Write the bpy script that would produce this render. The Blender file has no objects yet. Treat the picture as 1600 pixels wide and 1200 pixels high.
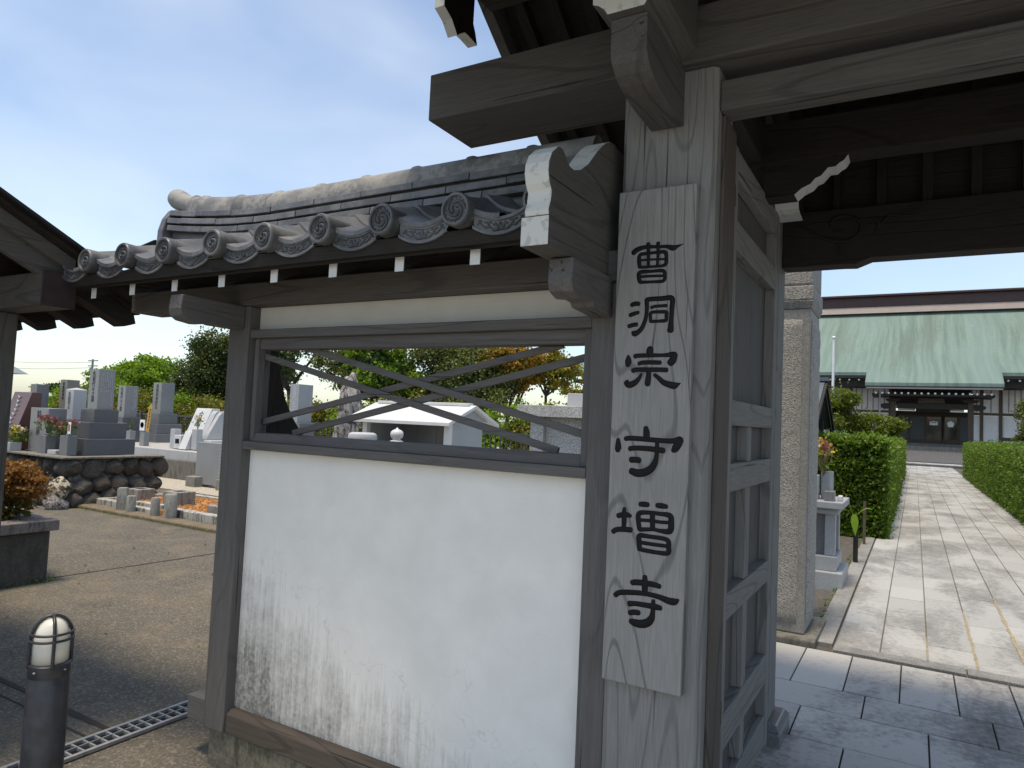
import bpy, bmesh, math, random
import numpy as np
from mathutils import Vector, Matrix
from mathutils import noise as mnoise

# ------------------------------------------------------------------ camera, sky, sun, exposure
scene = bpy.context.scene
C = scene.collection
cam_data = bpy.data.cameras.new('camera')
cam = bpy.data.objects.new('camera', cam_data); C.objects.link(cam)
yaw, pitch, roll = (math.radians(a) for a in (30.15, 3.07, 2.57))
fwd = Vector((-math.sin(yaw)*math.cos(pitch), math.cos(yaw)*math.cos(pitch), math.sin(pitch)))
rgt = Vector((math.cos(yaw), math.sin(yaw), 0)); upv = rgt.cross(fwd)
r2 = rgt*math.cos(roll) + upv*math.sin(roll); u2 = upv*math.cos(roll) - rgt*math.sin(roll)
mw = Matrix((r2, u2, -fwd)).transposed().to_4x4(); mw.translation = (0, 0, 1.55)
cam.matrix_world = mw
cam_data.sensor_width = 36; cam_data.lens = 36*1088/1600
cam_data.clip_start = 0.05; cam_data.clip_end = 5000
scene.camera = cam

SUN_EL = math.radians(78)
sdir = Vector((-.26*math.cos(SUN_EL), -.966*math.cos(SUN_EL), math.sin(SUN_EL))).normalized()
world = bpy.data.worlds.new('World'); scene.world = world; world.use_nodes = True
wt = world.node_tree; wt.nodes.clear()
wo = wt.nodes.new('ShaderNodeOutputWorld'); bg = wt.nodes.new('ShaderNodeBackground')
sky = wt.nodes.new('ShaderNodeTexSky'); sky.sky_type = 'NISHITA'; sky.sun_disc = False
sky.sun_elevation = SUN_EL; sky.sun_rotation = math.atan2(sdir.x, sdir.y)
sky.air_density = 1.0; sky.dust_density = 1.0; sky.ozone_density = 1.6; sky.altitude = 20
tc = wt.nodes.new('ShaderNodeTexCoord'); mp = wt.nodes.new('ShaderNodeMapping')
mp.inputs['Scale'].default_value = (1.0, 1.0, 2.6); mp.inputs['Location'].default_value = (3.1, 1.7, .4)
nz = wt.nodes.new('ShaderNodeTexNoise'); nz.inputs['Scale'].default_value = 2.1
nz.inputs['Detail'].default_value = 5; nz.inputs['Roughness'].default_value = .42; nz.inputs['Distortion'].default_value = .4
rp = wt.nodes.new('ShaderNodeValToRGB'); rp.color_ramp.elements[0].position = .40; rp.color_ramp.elements[1].position = .78
rp.color_ramp.elements[0].color = (.06, .06, .06, 1); rp.color_ramp.elements[1].color = (.42, .42, .42, 1)
mx = wt.nodes.new('ShaderNodeMix'); mx.data_type = 'RGBA'
mx.inputs['B'].default_value = (5.1, 5.9, 7.0, 1)          # thin high cloud
wt.links.new(tc.outputs['Generated'], mp.inputs['Vector']); wt.links.new(mp.outputs[0], nz.inputs['Vector'])
wt.links.new(nz.outputs['Fac'], rp.inputs['Fac']); wt.links.new(rp.outputs['Color'], mx.inputs['Factor'])
tn = wt.nodes.new('ShaderNodeMix'); tn.data_type = 'RGBA'; tn.blend_type = 'MULTIPLY'; tn.inputs['Factor'].default_value = 1; tn.inputs['B'].default_value = (.80, .92, 1.04, 1)
wt.links.new(sky.outputs[0], tn.inputs['A']); wt.links.new(tn.outputs['Result'], mx.inputs['A']); wt.links.new(mx.outputs['Result'], bg.inputs['Color'])
bg.inputs['Strength'].default_value = .13
wt.links.new(bg.outputs[0], wo.inputs['Surface'])

sl = bpy.data.lights.new('sun', 'SUN'); sl.energy = 2.05; sl.angle = math.radians(13); sl.color = (1, .95, .87)
so = bpy.data.objects.new('sun', sl); C.objects.link(so)
so.rotation_euler = sdir.to_track_quat('Z', 'Y').to_euler(); so.location = sdir*60
vs = scene.view_settings; vs.view_transform = 'Standard'; vs.look = 'None'; vs.exposure = 0.87; vs.gamma = 1
vs.use_curve_mapping = False
vs.use_white_balance = True; vs.white_balance_temperature = 8100; vs.white_balance_tint = 11

# ------------------------------------------------------------------ helpers
rnd = random.Random(7); rng = np.random.default_rng(11)
W = {}
def link(o, parent, wloc):
    C.objects.link(o)
    if parent is not None:
        o.parent = parent; o.location = Vector(wloc) - W[parent]
    else: o.location = wloc
    W[o] = Vector(wloc)
def tag(o, label, cat, group=None, kind=None):
    if label: o['label'] = label
    if cat: o['category'] = cat
    if group: o['group'] = group
    if kind: o['kind'] = kind
    return o
def thing(name, label, cat, loc=(0, 0, 0), group=None):
    o = bpy.data.objects.new(name, None); o.empty_display_size = .1
    link(o, None, loc); return tag(o, label, cat, group)
def copy_tree(o, delta=(0, 0, 0), parent=None):
    c = o.copy(); C.objects.link(c); c.parent = parent
    if parent is None: c.location = o.location + Vector(delta)
    W[c] = W[o] + Vector(delta)
    for ch in list(o.children): copy_tree(ch, delta, c)
    return c
def dup(o, wloc, parent, rot=None, scale=None):
    c = o.copy(); C.objects.link(c)
    if parent is not None: c.parent = parent; c.location = Vector(wloc) - W[parent]
    else: c.location = wloc
    W[c] = Vector(wloc)
    if rot is not None: c.rotation_euler = rot
    if scale is not None: c.scale = scale
    return c
class MB:
    def __init__(s): s.v = []; s.f = []; s.m = []
    def face(s, ids, m=0): s.f.append(ids); s.m.append(m)
    def box(s, x0, x1, y0, y1, z0, z1, m=0, t=None):
        b = len(s.v)
        s.v += [(x0,y0,z0),(x1,y0,z0),(x1,y1,z0),(x0,y1,z0),(x0,y0,z1),(x1,y0,z1),(x1,y1,z1),(x0,y1,z1)]
        if t is not None:      # taper of the top: fraction
            cx, cy = (x0+x1)/2, (y0+y1)/2
            for i in range(b+4, b+8):
                p = s.v[i]; s.v[i] = (cx+(p[0]-cx)*t, cy+(p[1]-cy)*t, p[2])
        for q in ((0,3,2,1),(4,5,6,7),(0,1,5,4),(1,2,6,5),(2,3,7,6),(3,0,4,7)): s.face([b+i for i in q], m)
        return s
    def prism(s, prof, axis, a0, a1, m=0, em=None):
        b = len(s.v); n = len(prof)
        for a in (a0, a1):
            for (p, q) in prof:
                s.v.append((a, p, q) if axis == 'x' else (p, a, q) if axis == 'y' else (p, q, a))
        s.face(list(range(b, b+n)), m); s.face(list(range(b+2*n-1, b+n-1, -1)), m)
        for i in range(n):
            j = (i+1) % n; s.face([b+i, b+n+i, b+n+j, b+j], m if em is None else em[i])
        return s
    def tube(s, pts, rad, n=8, m=0, cap=True, flat=None):
        pts = [Vector(p) for p in pts]; b = len(s.v); k = len(pts)
        if not hasattr(rad, '__len__'): rad = [rad]*k
        prev = None
        for i, p in enumerate(pts):
            d = (pts[min(i+1, k-1)] - pts[max(i-1, 0)])
            d = d.normalized() if d.length > 1e-9 else Vector((0, 0, 1))
            if prev is None:
                a = Vector((0, 1, 0)) if abs(d.y) < .9 else Vector((1, 0, 0))
            else: a = prev
            u = (a - d*a.dot(d)); u = u.normalized() if u.length > 1e-6 else d.orthogonal().normalized()
            prev = u; w = d.cross(u)
            for j in range(n):
                t = 2*math.pi*j/n
                s.v.append(tuple(p + (u*math.cos(t)*(flat if flat else 1) + w*math.sin(t))*rad[i]))
        for i in range(k-1):
            for j in range(n):
                jj = (j+1) % n; s.face([b+i*n+j, b+i*n+jj, b+(i+1)*n+jj, b+(i+1)*n+j], m)
        if cap:
            s.face([b+j for j in range(n)][::-1], m); s.face([b+(k-1)*n+j for j in range(n)], m)
        return s
    def lathe(s, prof, c, n=20, m=0, axis='z'):
        b = len(s.v); k = len(prof)
        for (r, h) in prof:
            for j in range(n):
                t = 2*math.pi*j/n; a, q = r*math.cos(t), r*math.sin(t)
                s.v.append((c[0]+a, c[1]+q, c[2]+h) if axis == 'z' else (c[0]+a, c[1]+h, c[2]+q) if axis == 'y' else (c[0]+h, c[1]+a, c[2]+q))
        for i in range(k-1):
            for j in range(n):
                jj = (j+1) % n; s.face([b+i*n+j, b+i*n+jj, b+(i+1)*n+jj, b+(i+1)*n+j], m)
        if prof[0][0] > 1e-6: s.face([b+j for j in range(n)][::-1], m)
        if prof[-1][0] > 1e-6: s.face([b+(k-1)*n+j for j in range(n)], m)
        return s
    def grid(s, fn, nu, nv, m=0, closed=False):
        b = len(s.v)
        for i in range(nu+1):
            for j in range(nv+1): s.v.append(tuple(fn(i/nu, j/nv)))
        for i in range(nu):
            for j in range(nv): s.face([b+i*(nv+1)+j, b+(i+1)*(nv+1)+j, b+(i+1)*(nv+1)+j+1, b+i*(nv+1)+j+1], m)
        return s
    def build(s, name, mats, parent=None, bevel=0, smooth=False, kind=None, fixn=True, seg=2):
        if not isinstance(mats, (list, tuple)): mats = [mats]
        v = np.array(s.v); lo, hi = v.min(0), v.max(0)
        org = Vector(((lo[0]+hi[0])/2, (lo[1]+hi[1])/2, lo[2]))
        me = bpy.data.meshes.new(name)
        me.from_pydata([tuple(p) for p in (v - np.array(org))], [], s.f)
        for mt in mats: me.materials.append(mt)
        if len(mats) > 1: me.polygons.foreach_set('material_index', s.m)
        if fixn:
            bm = bmesh.new(); bm.from_mesh(me)
            bmesh.ops.remove_doubles(bm, verts=bm.verts, dist=1e-5)
            bmesh.ops.recalc_face_normals(bm, faces=bm.faces); bm.to_mesh(me); bm.free()
        if smooth:
            me.polygons.foreach_set('use_smooth', [True]*len(me.polygons))
            if smooth != 'all': me.set_sharp_from_angle(angle=math.radians(40))
        o = bpy.data.objects.new(name, me); link(o, parent, org)
        if bevel:
            bv = o.modifiers.new('bevel', 'BEVEL'); bv.width = bevel; bv.segments = seg; bv.limit_method = 'ANGLE'; bv.angle_limit = math.radians(38)
        if kind: o['kind'] = kind
        return o
def B(name, x0, x1, y0, y1, z0, z1, mat, parent, bevel=.004, **k):
    return MB().box(x0, x1, y0, y1, z0, z1, **k).build(name, mat, parent, bevel)

# ------------------------------------------------------------------ materials
class NT:
    def __init__(s, name, rough=.6, spec=.4):
        s.m = bpy.data.materials.new(name); s.m.use_nodes = True; s.t = s.m.node_tree
        s.b = s.t.nodes['Principled BSDF']; s.out = s.t.nodes['Material Output']
        s.b.inputs['Roughness'].default_value = rough; s.b.inputs['Specular IOR Level'].default_value = spec
    def put(s, sock, v):
        if hasattr(v, 'is_linked'): s.t.links.new(v, sock)
        elif v is not None:
            if isinstance(v, tuple) and len(v) == 3 and sock.type == 'RGBA': v = (*v, 1)
            sock.default_value = v
    def n(s, typ, ins=None, **props):
        nd = s.t.nodes.new('ShaderNode'+typ)
        for k, v in props.items(): setattr(nd, k, v)
        for k, v in (ins or {}).items(): s.put(nd.inputs[k], v)
        return nd
    def coord(s, scale=(1, 1, 1), world=False, rand=True):
        if world: v = s.n('NewGeometry').outputs['Position']
        else:
            v = s.n('TexCoord').outputs['Object']
            if rand:
                r = s.n('ObjectInfo').outputs['Random']
                off = s.n('VectorMath', {0: (37.1, 19.7, 53.3), 'Scale': r}, operation='SCALE').outputs[0]
                v = s.n('VectorMath', {0: v, 1: off}, operation='ADD').outputs[0]
        return s.n('VectorMath', {0: v, 1: scale}, operation='MULTIPLY').outputs[0]
    def noise(s, vec, scale=5, detail=4, rough=.5, dist=0):
        return s.n('TexNoise', {'Vector': vec, 'Scale': scale, 'Detail': detail, 'Roughness': rough, 'Distortion': dist}).outputs['Fac']
    def ramp(s, fac, stops):
        r = s.n('ValToRGB', {'Fac': fac}); e = r.color_ramp.elements
        while len(e) < len(stops): e.new(.5)
        for el, (p, c) in zip(e, stops):
            el.position = p; el.color = (*c, 1) if isinstance(c, tuple) else (c, c, c, 1)
        return r.outputs['Color']
    def mix(s, f, a, b, mode='MIX'):
        m = s.n('Mix', data_type='RGBA', blend_type=mode)
        s.put(m.inputs['Factor'], f); s.put(m.inputs['A'], a); s.put(m.inputs['B'], b); return m.outputs['Result']
    def math(s, op, a, b=None, c=None):
        m = s.n('Math', operation=op); s.put(m.inputs[0], a)
        if b is not None: s.put(m.inputs[1], b)
        if c is not None: s.put(m.inputs[2], c)
        return m.outputs[0]
    def bump(s, h, strength=.3, dist=.01):
        s.t.links.new(s.n('Bump', {'Height': h, 'Strength': strength, 'Distance': dist}).outputs[0], s.b.inputs['Normal'])
    def col(s, c): s.put(s.b.inputs['Base Color'], c); return s
    def rough(s, r): s.put(s.b.inputs['Roughness'], r); return s

def wood(name, c1, c2, axis='z', fine=120, rings=14, line=.30, rough=.72, blotch=.35, stretch=.05, bump=.5, alpha_dist=5.0):
    t = NT(name, rough, .25)
    k = {'x': (stretch, 1, 1), 'y': (1, stretch, 1), 'z': (1, 1, stretch)}[axis]
    v = t.coord(k)
    fib = t.noise(v, fine, 6, .68)
    big = t.noise(t.coord((.8, .8, .8)), 3.2, 3)
    k2 = {'x': (.13, 1, 1), 'y': (1, .13, 1), 'z': (1, 1, .13)}[axis]
    band = t.noise(t.coord(k2), 3.6, 1.5, .4)
    w = t.math('SINE', t.math('MULTIPLY', band, rings*6.28))            # contour lines of a stretched field: cathedral grain
    ln = t.ramp(w, [(.0, 0.), (.88, 0.), (.99, 1.)])
    c = t.mix(t.ramp(fib, [(.22, 0.), (.80, 1.)]), c1, c2)
    c = t.mix(t.math('MULTIPLY', t.ramp(big, [(.35, 0.), (.75, 1.)]), blotch), c, tuple(.55*x for x in c2))
    c = t.mix(t.math('MULTIPLY', ln, line), c, tuple(.22*x for x in c1))
    kc = {'x': (.016, 1, 1), 'y': (1, .016, 1), 'z': (1, 1, .016)}[axis]
    cr_ = t.ramp(t.noise(t.coord(kc), 44, 2, .5), [(.685, 0.), (.715, 1.)])
    c = t.mix(t.math('MULTIPLY', cr_, .75), c, tuple(.12*x for x in c1))
    t.col(c)
    h = t.math('SUBTRACT', t.math('SUBTRACT', fib, t.math('MULTIPLY', cr_, 2.)), t.math('MULTIPLY', ln, .8))
    t.bump(h, bump, .004)
    return t.m
GREY1, GREY2 = (.165, .162, .156), (.300, .295, .285)
M = {}
for ax in 'xyz':
    M['wood_'+ax] = wood('weathered_wood_'+ax, GREY1, GREY2, ax)
    M['beam_'+ax] = wood('aged_beam_'+ax, (.070, .066, .061), (.140, .133, .125), ax, rings=8, line=.28)
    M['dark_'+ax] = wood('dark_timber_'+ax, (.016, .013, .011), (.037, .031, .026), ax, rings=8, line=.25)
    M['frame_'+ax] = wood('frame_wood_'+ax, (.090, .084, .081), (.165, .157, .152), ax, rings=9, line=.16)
M['board'] = wood('sign_board_wood', (.205, .201, .192), (.355, .349, .334), 'z', rings=17, line=.45, fine=150)
M['redwood'] = wood('reddish_heartwood', (.080, .066, .058), (.150, .125, .108), 'z', rings=8, line=.4)
M['rotwood'] = wood('rotting_base_wood', (.022, .016, .013), (.150, .125, .105), 'x', rings=10, line=.25, blotch=1.2, fine=70)

def plain(name, c, rough=.6, var=.25, scale=8, spec=.4, bump=0, metal=0):
    t = NT(name, rough, spec); f = t.noise(t.coord(), scale, 5, .6)
    t.col(t.mix(t.ramp(f, [(.3, 0.), (.7, 1.)]), tuple(x*(1-var) for x in c), tuple(min(1, x*(1+var)) for x in c)))
    if bump: t.bump(f, bump, .01)
    t.b.inputs['Metallic'].default_value = metal
    return t.m
def white_paint():
    t = NT('flaking_white_paint', .7, .3); f = t.noise(t.coord(), 26, 6, .65, .6)
    k = t.ramp(f, [(.57, 0.), (.61, 1.)])
    t.col(t.mix(k, (.62, .62, .585), (.47, .47, .44))); t.bump(k, .3, .003); return t.m
M['white'] = white_paint()
M['cleanwhite'] = plain('white_rafter_paint', (.66, .67, .64), .7, .1, 20)
M['lacquer'] = NT('black_lacquer', .5, .22).col((.004, .004, .0043)).m

def plaster():
    t = NT('stained_plaster', .85, .2)
    pos = t.n('NewGeometry').outputs['Position']; s = t.n('SeparateXYZ', {0: pos})
    x, z = s.outputs[0], s.outputs[2]
    streak = t.noise(t.n('VectorMath', {0: pos, 1: (1, 1, .045)}, operation='MULTIPLY').outputs[0], 34, 5, .7)
    patch = t.noise(pos, 5, 6, .6)
    streak2 = t.noise(t.n('VectorMath', {0: pos, 1: (1, 1, .11)}, operation='MULTIPLY').outputs[0], 95, 4, .75)
    streak = t.math('ADD', t.math('MULTIPLY', streak, t.math('ADD', .25, t.math('MULTIPLY', patch, .7))), t.math('MULTIPLY', streak2, .4))
    fine = t.noise(pos, 55, 4, .6)
    edge = t.math('SUBTRACT', .86, t.math('MULTIPLY', t.math('ADD', x, 3.02), .42))       # stain line falls away from the old post
    d = t.math('SUBTRACT', edge, z)
    d = t.math('ADD', d, t.math('MULTIPLY', t.math('SUBTRACT', streak, .5), 1.15))
    d = t.math('ADD', d, t.math('MULTIPLY', t.math('SUBTRACT', patch, .5), .45))
    k = t.ramp(d, [(.08, 0.), (.34, .34), (.70, .86)])
    k = t.math('MULTIPLY', k, t.ramp(fine, [(.25, .55), (.6, 1.)]))
    base = t.mix(t.ramp(patch, [(.35, 0.), (.7, 1.)]), (.765, .75, .715), (.84, .825, .785))
    vor = t.n('TexVoronoi', {'Vector': t.n('VectorMath', {0: pos, 1: t.n('VectorMath', {0: t.n('TexNoise', {'Vector': pos, 'Scale': 7.}).outputs['Color'], 'Scale': .22}, operation='SCALE').outputs[0]}, operation='ADD').outputs[0], 'Scale': 5.5}, feature='DISTANCE_TO_EDGE').outputs['Distance']
    crack = t.ramp(vor, [(.0, 1.), (.010, 0.)])
    ck = t.math('MULTIPLY', crack, t.ramp(t.math('ADD', d, .25), [(.0, .02), (.3, .26), (.7, .1)]))
    c = t.mix(k, base, (.085, .084, .073)); c = t.mix(ck, c, (.22, .22, .20))
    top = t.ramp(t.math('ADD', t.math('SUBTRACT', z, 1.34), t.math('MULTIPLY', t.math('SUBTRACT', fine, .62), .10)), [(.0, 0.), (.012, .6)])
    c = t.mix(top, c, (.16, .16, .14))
    t.col(c); t.bump(t.math('SUBTRACT', fine, crack), .12, .004); return t.m
M['plaster'] = plaster()
M['upper_plaster'] = plain('upper_plaster', (.60, .585, .53), .85, .05, 6)
def tilem(name, c, lich, rough=.42):
    t = NT(name, rough, .5); v = t.coord(); a = t.noise(v, 7, 5, .6); b = t.noise(v, 34, 6, .72); g = t.noise(v, 130, 2)
    col = t.mix(t.ramp(a, [(.3, 0.), (.7, 1.)]), tuple(.72*x for x in c), tuple(1.35*x for x in c))
    rv = t.n('ObjectInfo').outputs['Random']
    col = t.mix(1., col, t.ramp(rv, [(.0, .72), (1., 1.25)]), 'MULTIPLY')
    k = t.math('MULTIPLY', t.ramp(t.math('ADD', t.math('MULTIPLY', a, .5), t.math('MULTIPLY', b, .5)), [(.47, 0.), (.56, 1.)]), lich)
    t.col(t.mix(k, col, (.30, .295, .275))); t.rough(t.ramp(a, [(.3, rough-.06), (.7, rough+.16)])); t.bump(g, .08, .003); return t.m
M['tile'] = tilem('grey_roof_tile', (.096, .099, .105), .22)
M['ridge'] = tilem('lichened_ridge_tile', (.175, .174, .172), .75, .6)
M['emblem'] = tilem('tile_relief', (.060, .063, .069), .1, .6)

def granite(name, c, spread=.5, scale=90, rough=.4, bump=0, dark=.5, stain=0.0, stainc=(.06, .055, .05)):
    t = NT(name, rough, .45); v = t.coord(); a = t.noise(v, scale, 3, .7); b = t.noise(v, scale*2.3, 1)
    big = t.noise(v, 2.2, 4)
    k = t.ramp(t.math('ADD', t.math('MULTIPLY', a, .6), t.math('MULTIPLY', b, .4)), [(.36, 0.), (.5, .55), (.62, 1.)])
    col = t.mix(k, tuple(x*(1-spread) for x in c), tuple(min(.95, x*(1+spread*.55)) for x in c))
    col = t.mix(t.math('MULTIPLY', t.ramp(big, [(.4, 0.), (.7, 1.)]), .25), col, tuple(x*dark for x in c))
    if stain:
        sv = t.coord((1, 1, .25)); sn = t.noise(sv, 14, 6, .7)
        col = t.mix(t.math('MULTIPLY', t.ramp(sn, [(.48, 0.), (.60, 1.)]), stain), col, stainc)
    t.col(col)
    if bump: t.bump(a, bump, .02)
    return t.m
M['g_light'] = granite('light_granite', (.46, .47, .48), .25)
M['g_white'] = granite('white_granite', (.62, .63, .63), .18)
M['g_pale'] = granite('pale_blue_granite', (.33, .355, .375), .2)
M['g_grey'] = granite('grey_granite', (.265, .272, .280), .25, rough=.28)
M['g_dark'] = granite('dark_granite', (.115, .121, .131), .25, rough=.22)
M['g_mid'] = granite('mid_granite', (.18, .188, .198), .25, rough=.24)
M['g_brown'] = granite('brownish_granite', (.22, .205, .175), .25)
M['g_red'] = granite('red_granite', (.135, .066, .056), .3, rough=.22)
M['g_speck'] = granite('speckled_granite', (.47, .47, .455), .62, scale=44, rough=.6)
M['kerbstone'] = granite('stained_kerb_granite', (.42, .41, .37), .3, rough=.7, stain=.9)
M['ashblock'] = granite('weathered_concrete', (.27, .27, .245), .3, scale=50, rough=.85, stain=.5)
def rough_granite():
    t = NT('bush_hammered_granite', .85, .25); v = t.coord()
    a = t.noise(v, 78, 5, .7); b = t.noise(v, 9, 4)
    vo = t.n('TexVoronoi', {'Vector': v, 'Scale': 120.}).outputs['Distance']
    h = t.math('ADD', a, t.math('MULTIPLY', vo, .5))
    z = t.n('SeparateXYZ', {0: t.n('TexCoord').outputs['Object']}).outputs[2]
    c = t.mix(t.ramp(a, [(.32, 0.), (.66, 1.)]), (.21, .205, .19), (.56, .545, .51))
    c = t.mix(t.math('MULTIPLY', t.ramp(t.math('ADD', t.math('MULTIPLY', z, -.9), t.math('MULTIPLY', b, .8)), [(.25, 0.), (.6, 1.)]), .35), c, (.12, .115, .09))
    t.col(c); t.bump(h, 1.0, .014); return t.m
M['bush'] = rough_granite()
M['g_smooth'] = granite('dressed_granite', (.30, .295, .275), .35, scale=60, rough=.75)
def paving(name, c, dirt, dscale=1.6, seed=0.):
    t = NT(name, .8, .3); pos = t.n('NewGeometry').outputs['Position']
    o = t.n('VectorMath', {0: pos, 1: (seed, seed*.7, 0)}, operation='ADD').outputs[0]
    st = t.noise(t.n('VectorMath', {0: o, 1: (.8, .42, 1)}, operation='MULTIPLY').outputs[0], dscale, 7, .66, .5)
    fine = t.noise(o, 110, 3, .7); mid = t.noise(o, 21, 5, .7)
    r = t.n('ObjectInfo').outputs['Random']
    base = t.mix(r, tuple(.86*x for x in c), tuple(1.1*x for x in c))
    base = t.mix(t.ramp(fine, [(.35, 0.), (.65, 1.)]), base, t.mix(.5, base, (.5, .5, .48)))
    k = t.ramp(t.math('ADD', t.math('MULTIPLY', st, .72), t.math('MULTIPLY', mid, .28)), [(.46, 0.), (.53, .55), (.62, 1.)])
    t.col(t.mix(t.math('MULTIPLY', k, dirt), base, (.055, .050, .045))); t.bump(fine, .25, .004); return t.m
M['path'] = paving('path_granite', (.320, .330, .330), .62)
M['gatepave'] = paving('gate_granite', (.45, .435, .41), .80, 1.1, 3.7)
M['kerb'] = paving('kerb_granite', (.165, .167, .165), .45, 2., 8.)
M['joint'] = plain('grey_sand_joint', (.150, .135, .108), .95, .3, 30)
M['sandjoint'] = plain('sandy_joint', (.30, .25, .17), .95, .3, 30, bump=.3)
def ground_mat():
    t = NT('worn_asphalt', .92, .2); pos = t.n('NewGeometry').outputs['Position']
    big = t.noise(pos, .42, 6, .6, .4); mid = t.noise(pos, 2.4, 6, .62, .3); fine = t.noise(pos, 55, 6, .8); grit = t.noise(pos, 260, 2, .6)
    c = t.mix(t.ramp(big, [(.35, 0.), (.62, 1.)]), (.092, .087, .074), (.125, .112, .090))
    c = t.mix(t.math('MULTIPLY', t.ramp(mid, [(.50, 0.), (.70, 1.)]), .6), c, (.200, .155, .105))
    c = t.mix(t.math('MULTIPLY', t.ramp(mid, [(.28, 1.), (.44, 0.)]), .55), c, (.075, .069, .058))
    c = t.mix(t.math('MULTIPLY', t.ramp(fine, [(.53, 0.), (.62, 1.)]), .8), c, (.31, .285, .24))
    c = t.mix(t.math('MULTIPLY', t.ramp(fine, [(.36, 1.), (.46, 0.)]), .6), c, (.050, .046, .040))
    c = t.mix(t.math('MULTIPLY', t.ramp(grit, [(.30, 1.), (.44, 0.)]), .5), c, (.035, .033, .03))
    t.col(c); t.bump(t.math('ADD', fine, grit), .6, .006); return t.m
M['ground'] = ground_mat()
M['soil'] = plain('garden_soil', (.085, .078, .068), .95, .4, 14, bump=.6)
M['concrete'] = granite('old_concrete', (.185, .178, .155), .22, scale=30, rough=.9, bump=.15, stain=.55, stainc=(.05, .05, .042))
M['mossconc'] = granite('mossy_foundation', (.17, .155, .12), .35, scale=26, rough=.95, bump=.3, stain=.85, stainc=(.05, .05, .025))
M['planter'] = granite('planter_concrete', (.075, .070, .060), .3, scale=26, rough=.9, bump=.2, stain=.5, stainc=(.03, .03, .025))
M['coping'] = granite('planter_coping', (.185, .165, .155), .35, scale=36, rough=.8, stain=.7, stainc=(.045, .032, .030))
M['apron'] = plain('bounce_apron_concrete', (.42, .395, .345), .9, .12, 3, bump=.1)  # pale surface of the unseen apron that bounces sun onto the plaster
M['seam'] = plain('dirt_seam', (.035, .030, .024), .95, .2, 20)
M['gravel'] = plain('white_gravel', (.36, .36, .35), .9, .5, 60, bump=.7)
M['pebble'] = plain('pale_pebbles', (.38, .35, .29), .9, .5, 40, bump=.7)
M['orange'] = plain('orange_gravel', (.42, .205, .075), .95, .45, 38, bump=1.0)
def rockm():
    t = NT('dark_boulder', .8, .3); v = t.coord(); a = t.noise(v, 4, 6, .65); b = t.noise(v, 17, 5, .7)
    r = t.n('ObjectInfo').outputs['Random']
    c = t.mix(r, (.035, .031, .028), (.17, .155, .135))
    c = t.mix(t.ramp(a, [(.38, 0.), (.68, 1.)]), c, (.075, .065, .056))
    c = t.mix(t.math('MULTIPLY', t.ramp(b, [(.53, 0.), (.63, 1.)]), .8), c, (.34, .315, .27))
    t.col(c); t.bump(t.math('ADD', a, b), 1., .06); return t.m
M['rock'] = rockm()
def rock2():
    t = NT('pale_spotted_boulder', .8, .3); v = t.coord(); a = t.noise(v, 2.2, 4, .6)
    t.col(t.mix(t.ramp(a, [(.46, 0.), (.52, 1.)]), (.06, .045, .035), (.46, .41, .31))); t.bump(a, .5, .03); return t.m
M['palerock'] = rock2()
def stand_rock():
    t = NT('pale_standing_rock', .85, .3); v = t.coord((1, 1, .6)); a = t.noise(v, 6, 8, .75, .8)
    t.col(t.mix(t.ramp(a, [(.42, 0.), (.56, 1.)]), (.060, .055, .055), (.50, .455, .425))); t.bump(a, 1., .09); return t.m
M['standrock'] = stand_rock()
def copper():
    t = NT('patinated_copper', .62, .35); pos = t.n('NewGeometry').outputs['Position']; s = t.n('SeparateXYZ', {0: pos})
    wob = t.n('TexNoise', {'Vector': pos, 'Scale': .22, 'Detail': 2.}).outputs['Color']
    pv = t.n('VectorMath', {0: pos, 1: t.n('VectorMath', {0: wob, 'Scale': .7}, operation='SCALE').outputs[0]}, operation='ADD').outputs[0]
    st = t.noise(t.n('VectorMath', {0: pv, 1: (2.4, .10, .10)}, operation='MULTIPLY').outputs[0], 1.25, 5, .66)
    big = t.noise(t.n('VectorMath', {0: pos, 1: (1, .3, .3)}, operation='MULTIPLY').outputs[0], .42, 4)
    spk = t.noise(t.n('VectorMath', {0: pos, 1: (1, 2.5, 4)}, operation='MULTIPLY').outputs[0], 3.2, 3, .7)
    c = t.mix(t.ramp(st, [(.36, 0.), (.64, 1.)]), (.092, .152, .130), (.150, .230, .200))
    c = t.mix(t.math('MULTIPLY', t.ramp(big, [(.45, 0.), (.62, 1.)]), .55), c, (.150, .225, .215))
    c = t.mix(t.math('MULTIPLY', t.ramp(big, [(.30, 1.), (.44, 0.)]), .5), c, (.100, .130, .112))
    pale_spk = t.math('MULTIPLY', t.ramp(spk, [(.58, 0.), (.66, 1.)]), t.ramp(st, [(.42, 0.), (.55, 1.)]))  # paler patina speckles along the streaks
    c = t.mix(t.math('MULTIPLY', pale_spk, .45), c, (.27, .33, .28))
    row = t.math('FRACT', t.math('MULTIPLY', s.outputs[2], 4.2))
    seam = t.ramp(row, [(.0, 1.), (.12, 0.)])
    t.col(t.mix(t.math('MULTIPLY', seam, .28), c, (.08, .13, .11))); t.bump(seam, .3, .03); return t.m
M['copper'] = copper()
M['ridgebrown'] = plain('brown_copper_ridge', (.060, .030, .028), .5, .15, 2)
M['ridgegrey'] = plain('grey_ridge_skirt', (.19, .165, .16), .6, .12, 2)
M['t_wood'] = plain('temple_timber', (.060, .043, .032), .7, .3, 6)
M['t_dark'] = plain('temple_dark_timber', (.022, .017, .014), .7, .3, 6)
M['t_beam'] = plain('temple_brown_beam', (.105, .078, .055), .75, .2, 6)
M['t_white'] = plain('temple_white_board', (.74, .73, .73), .8, .06, 3)
M['t_grey'] = plain('temple_shaded_board', (.42, .41, .40), .8, .06, 3)
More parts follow.
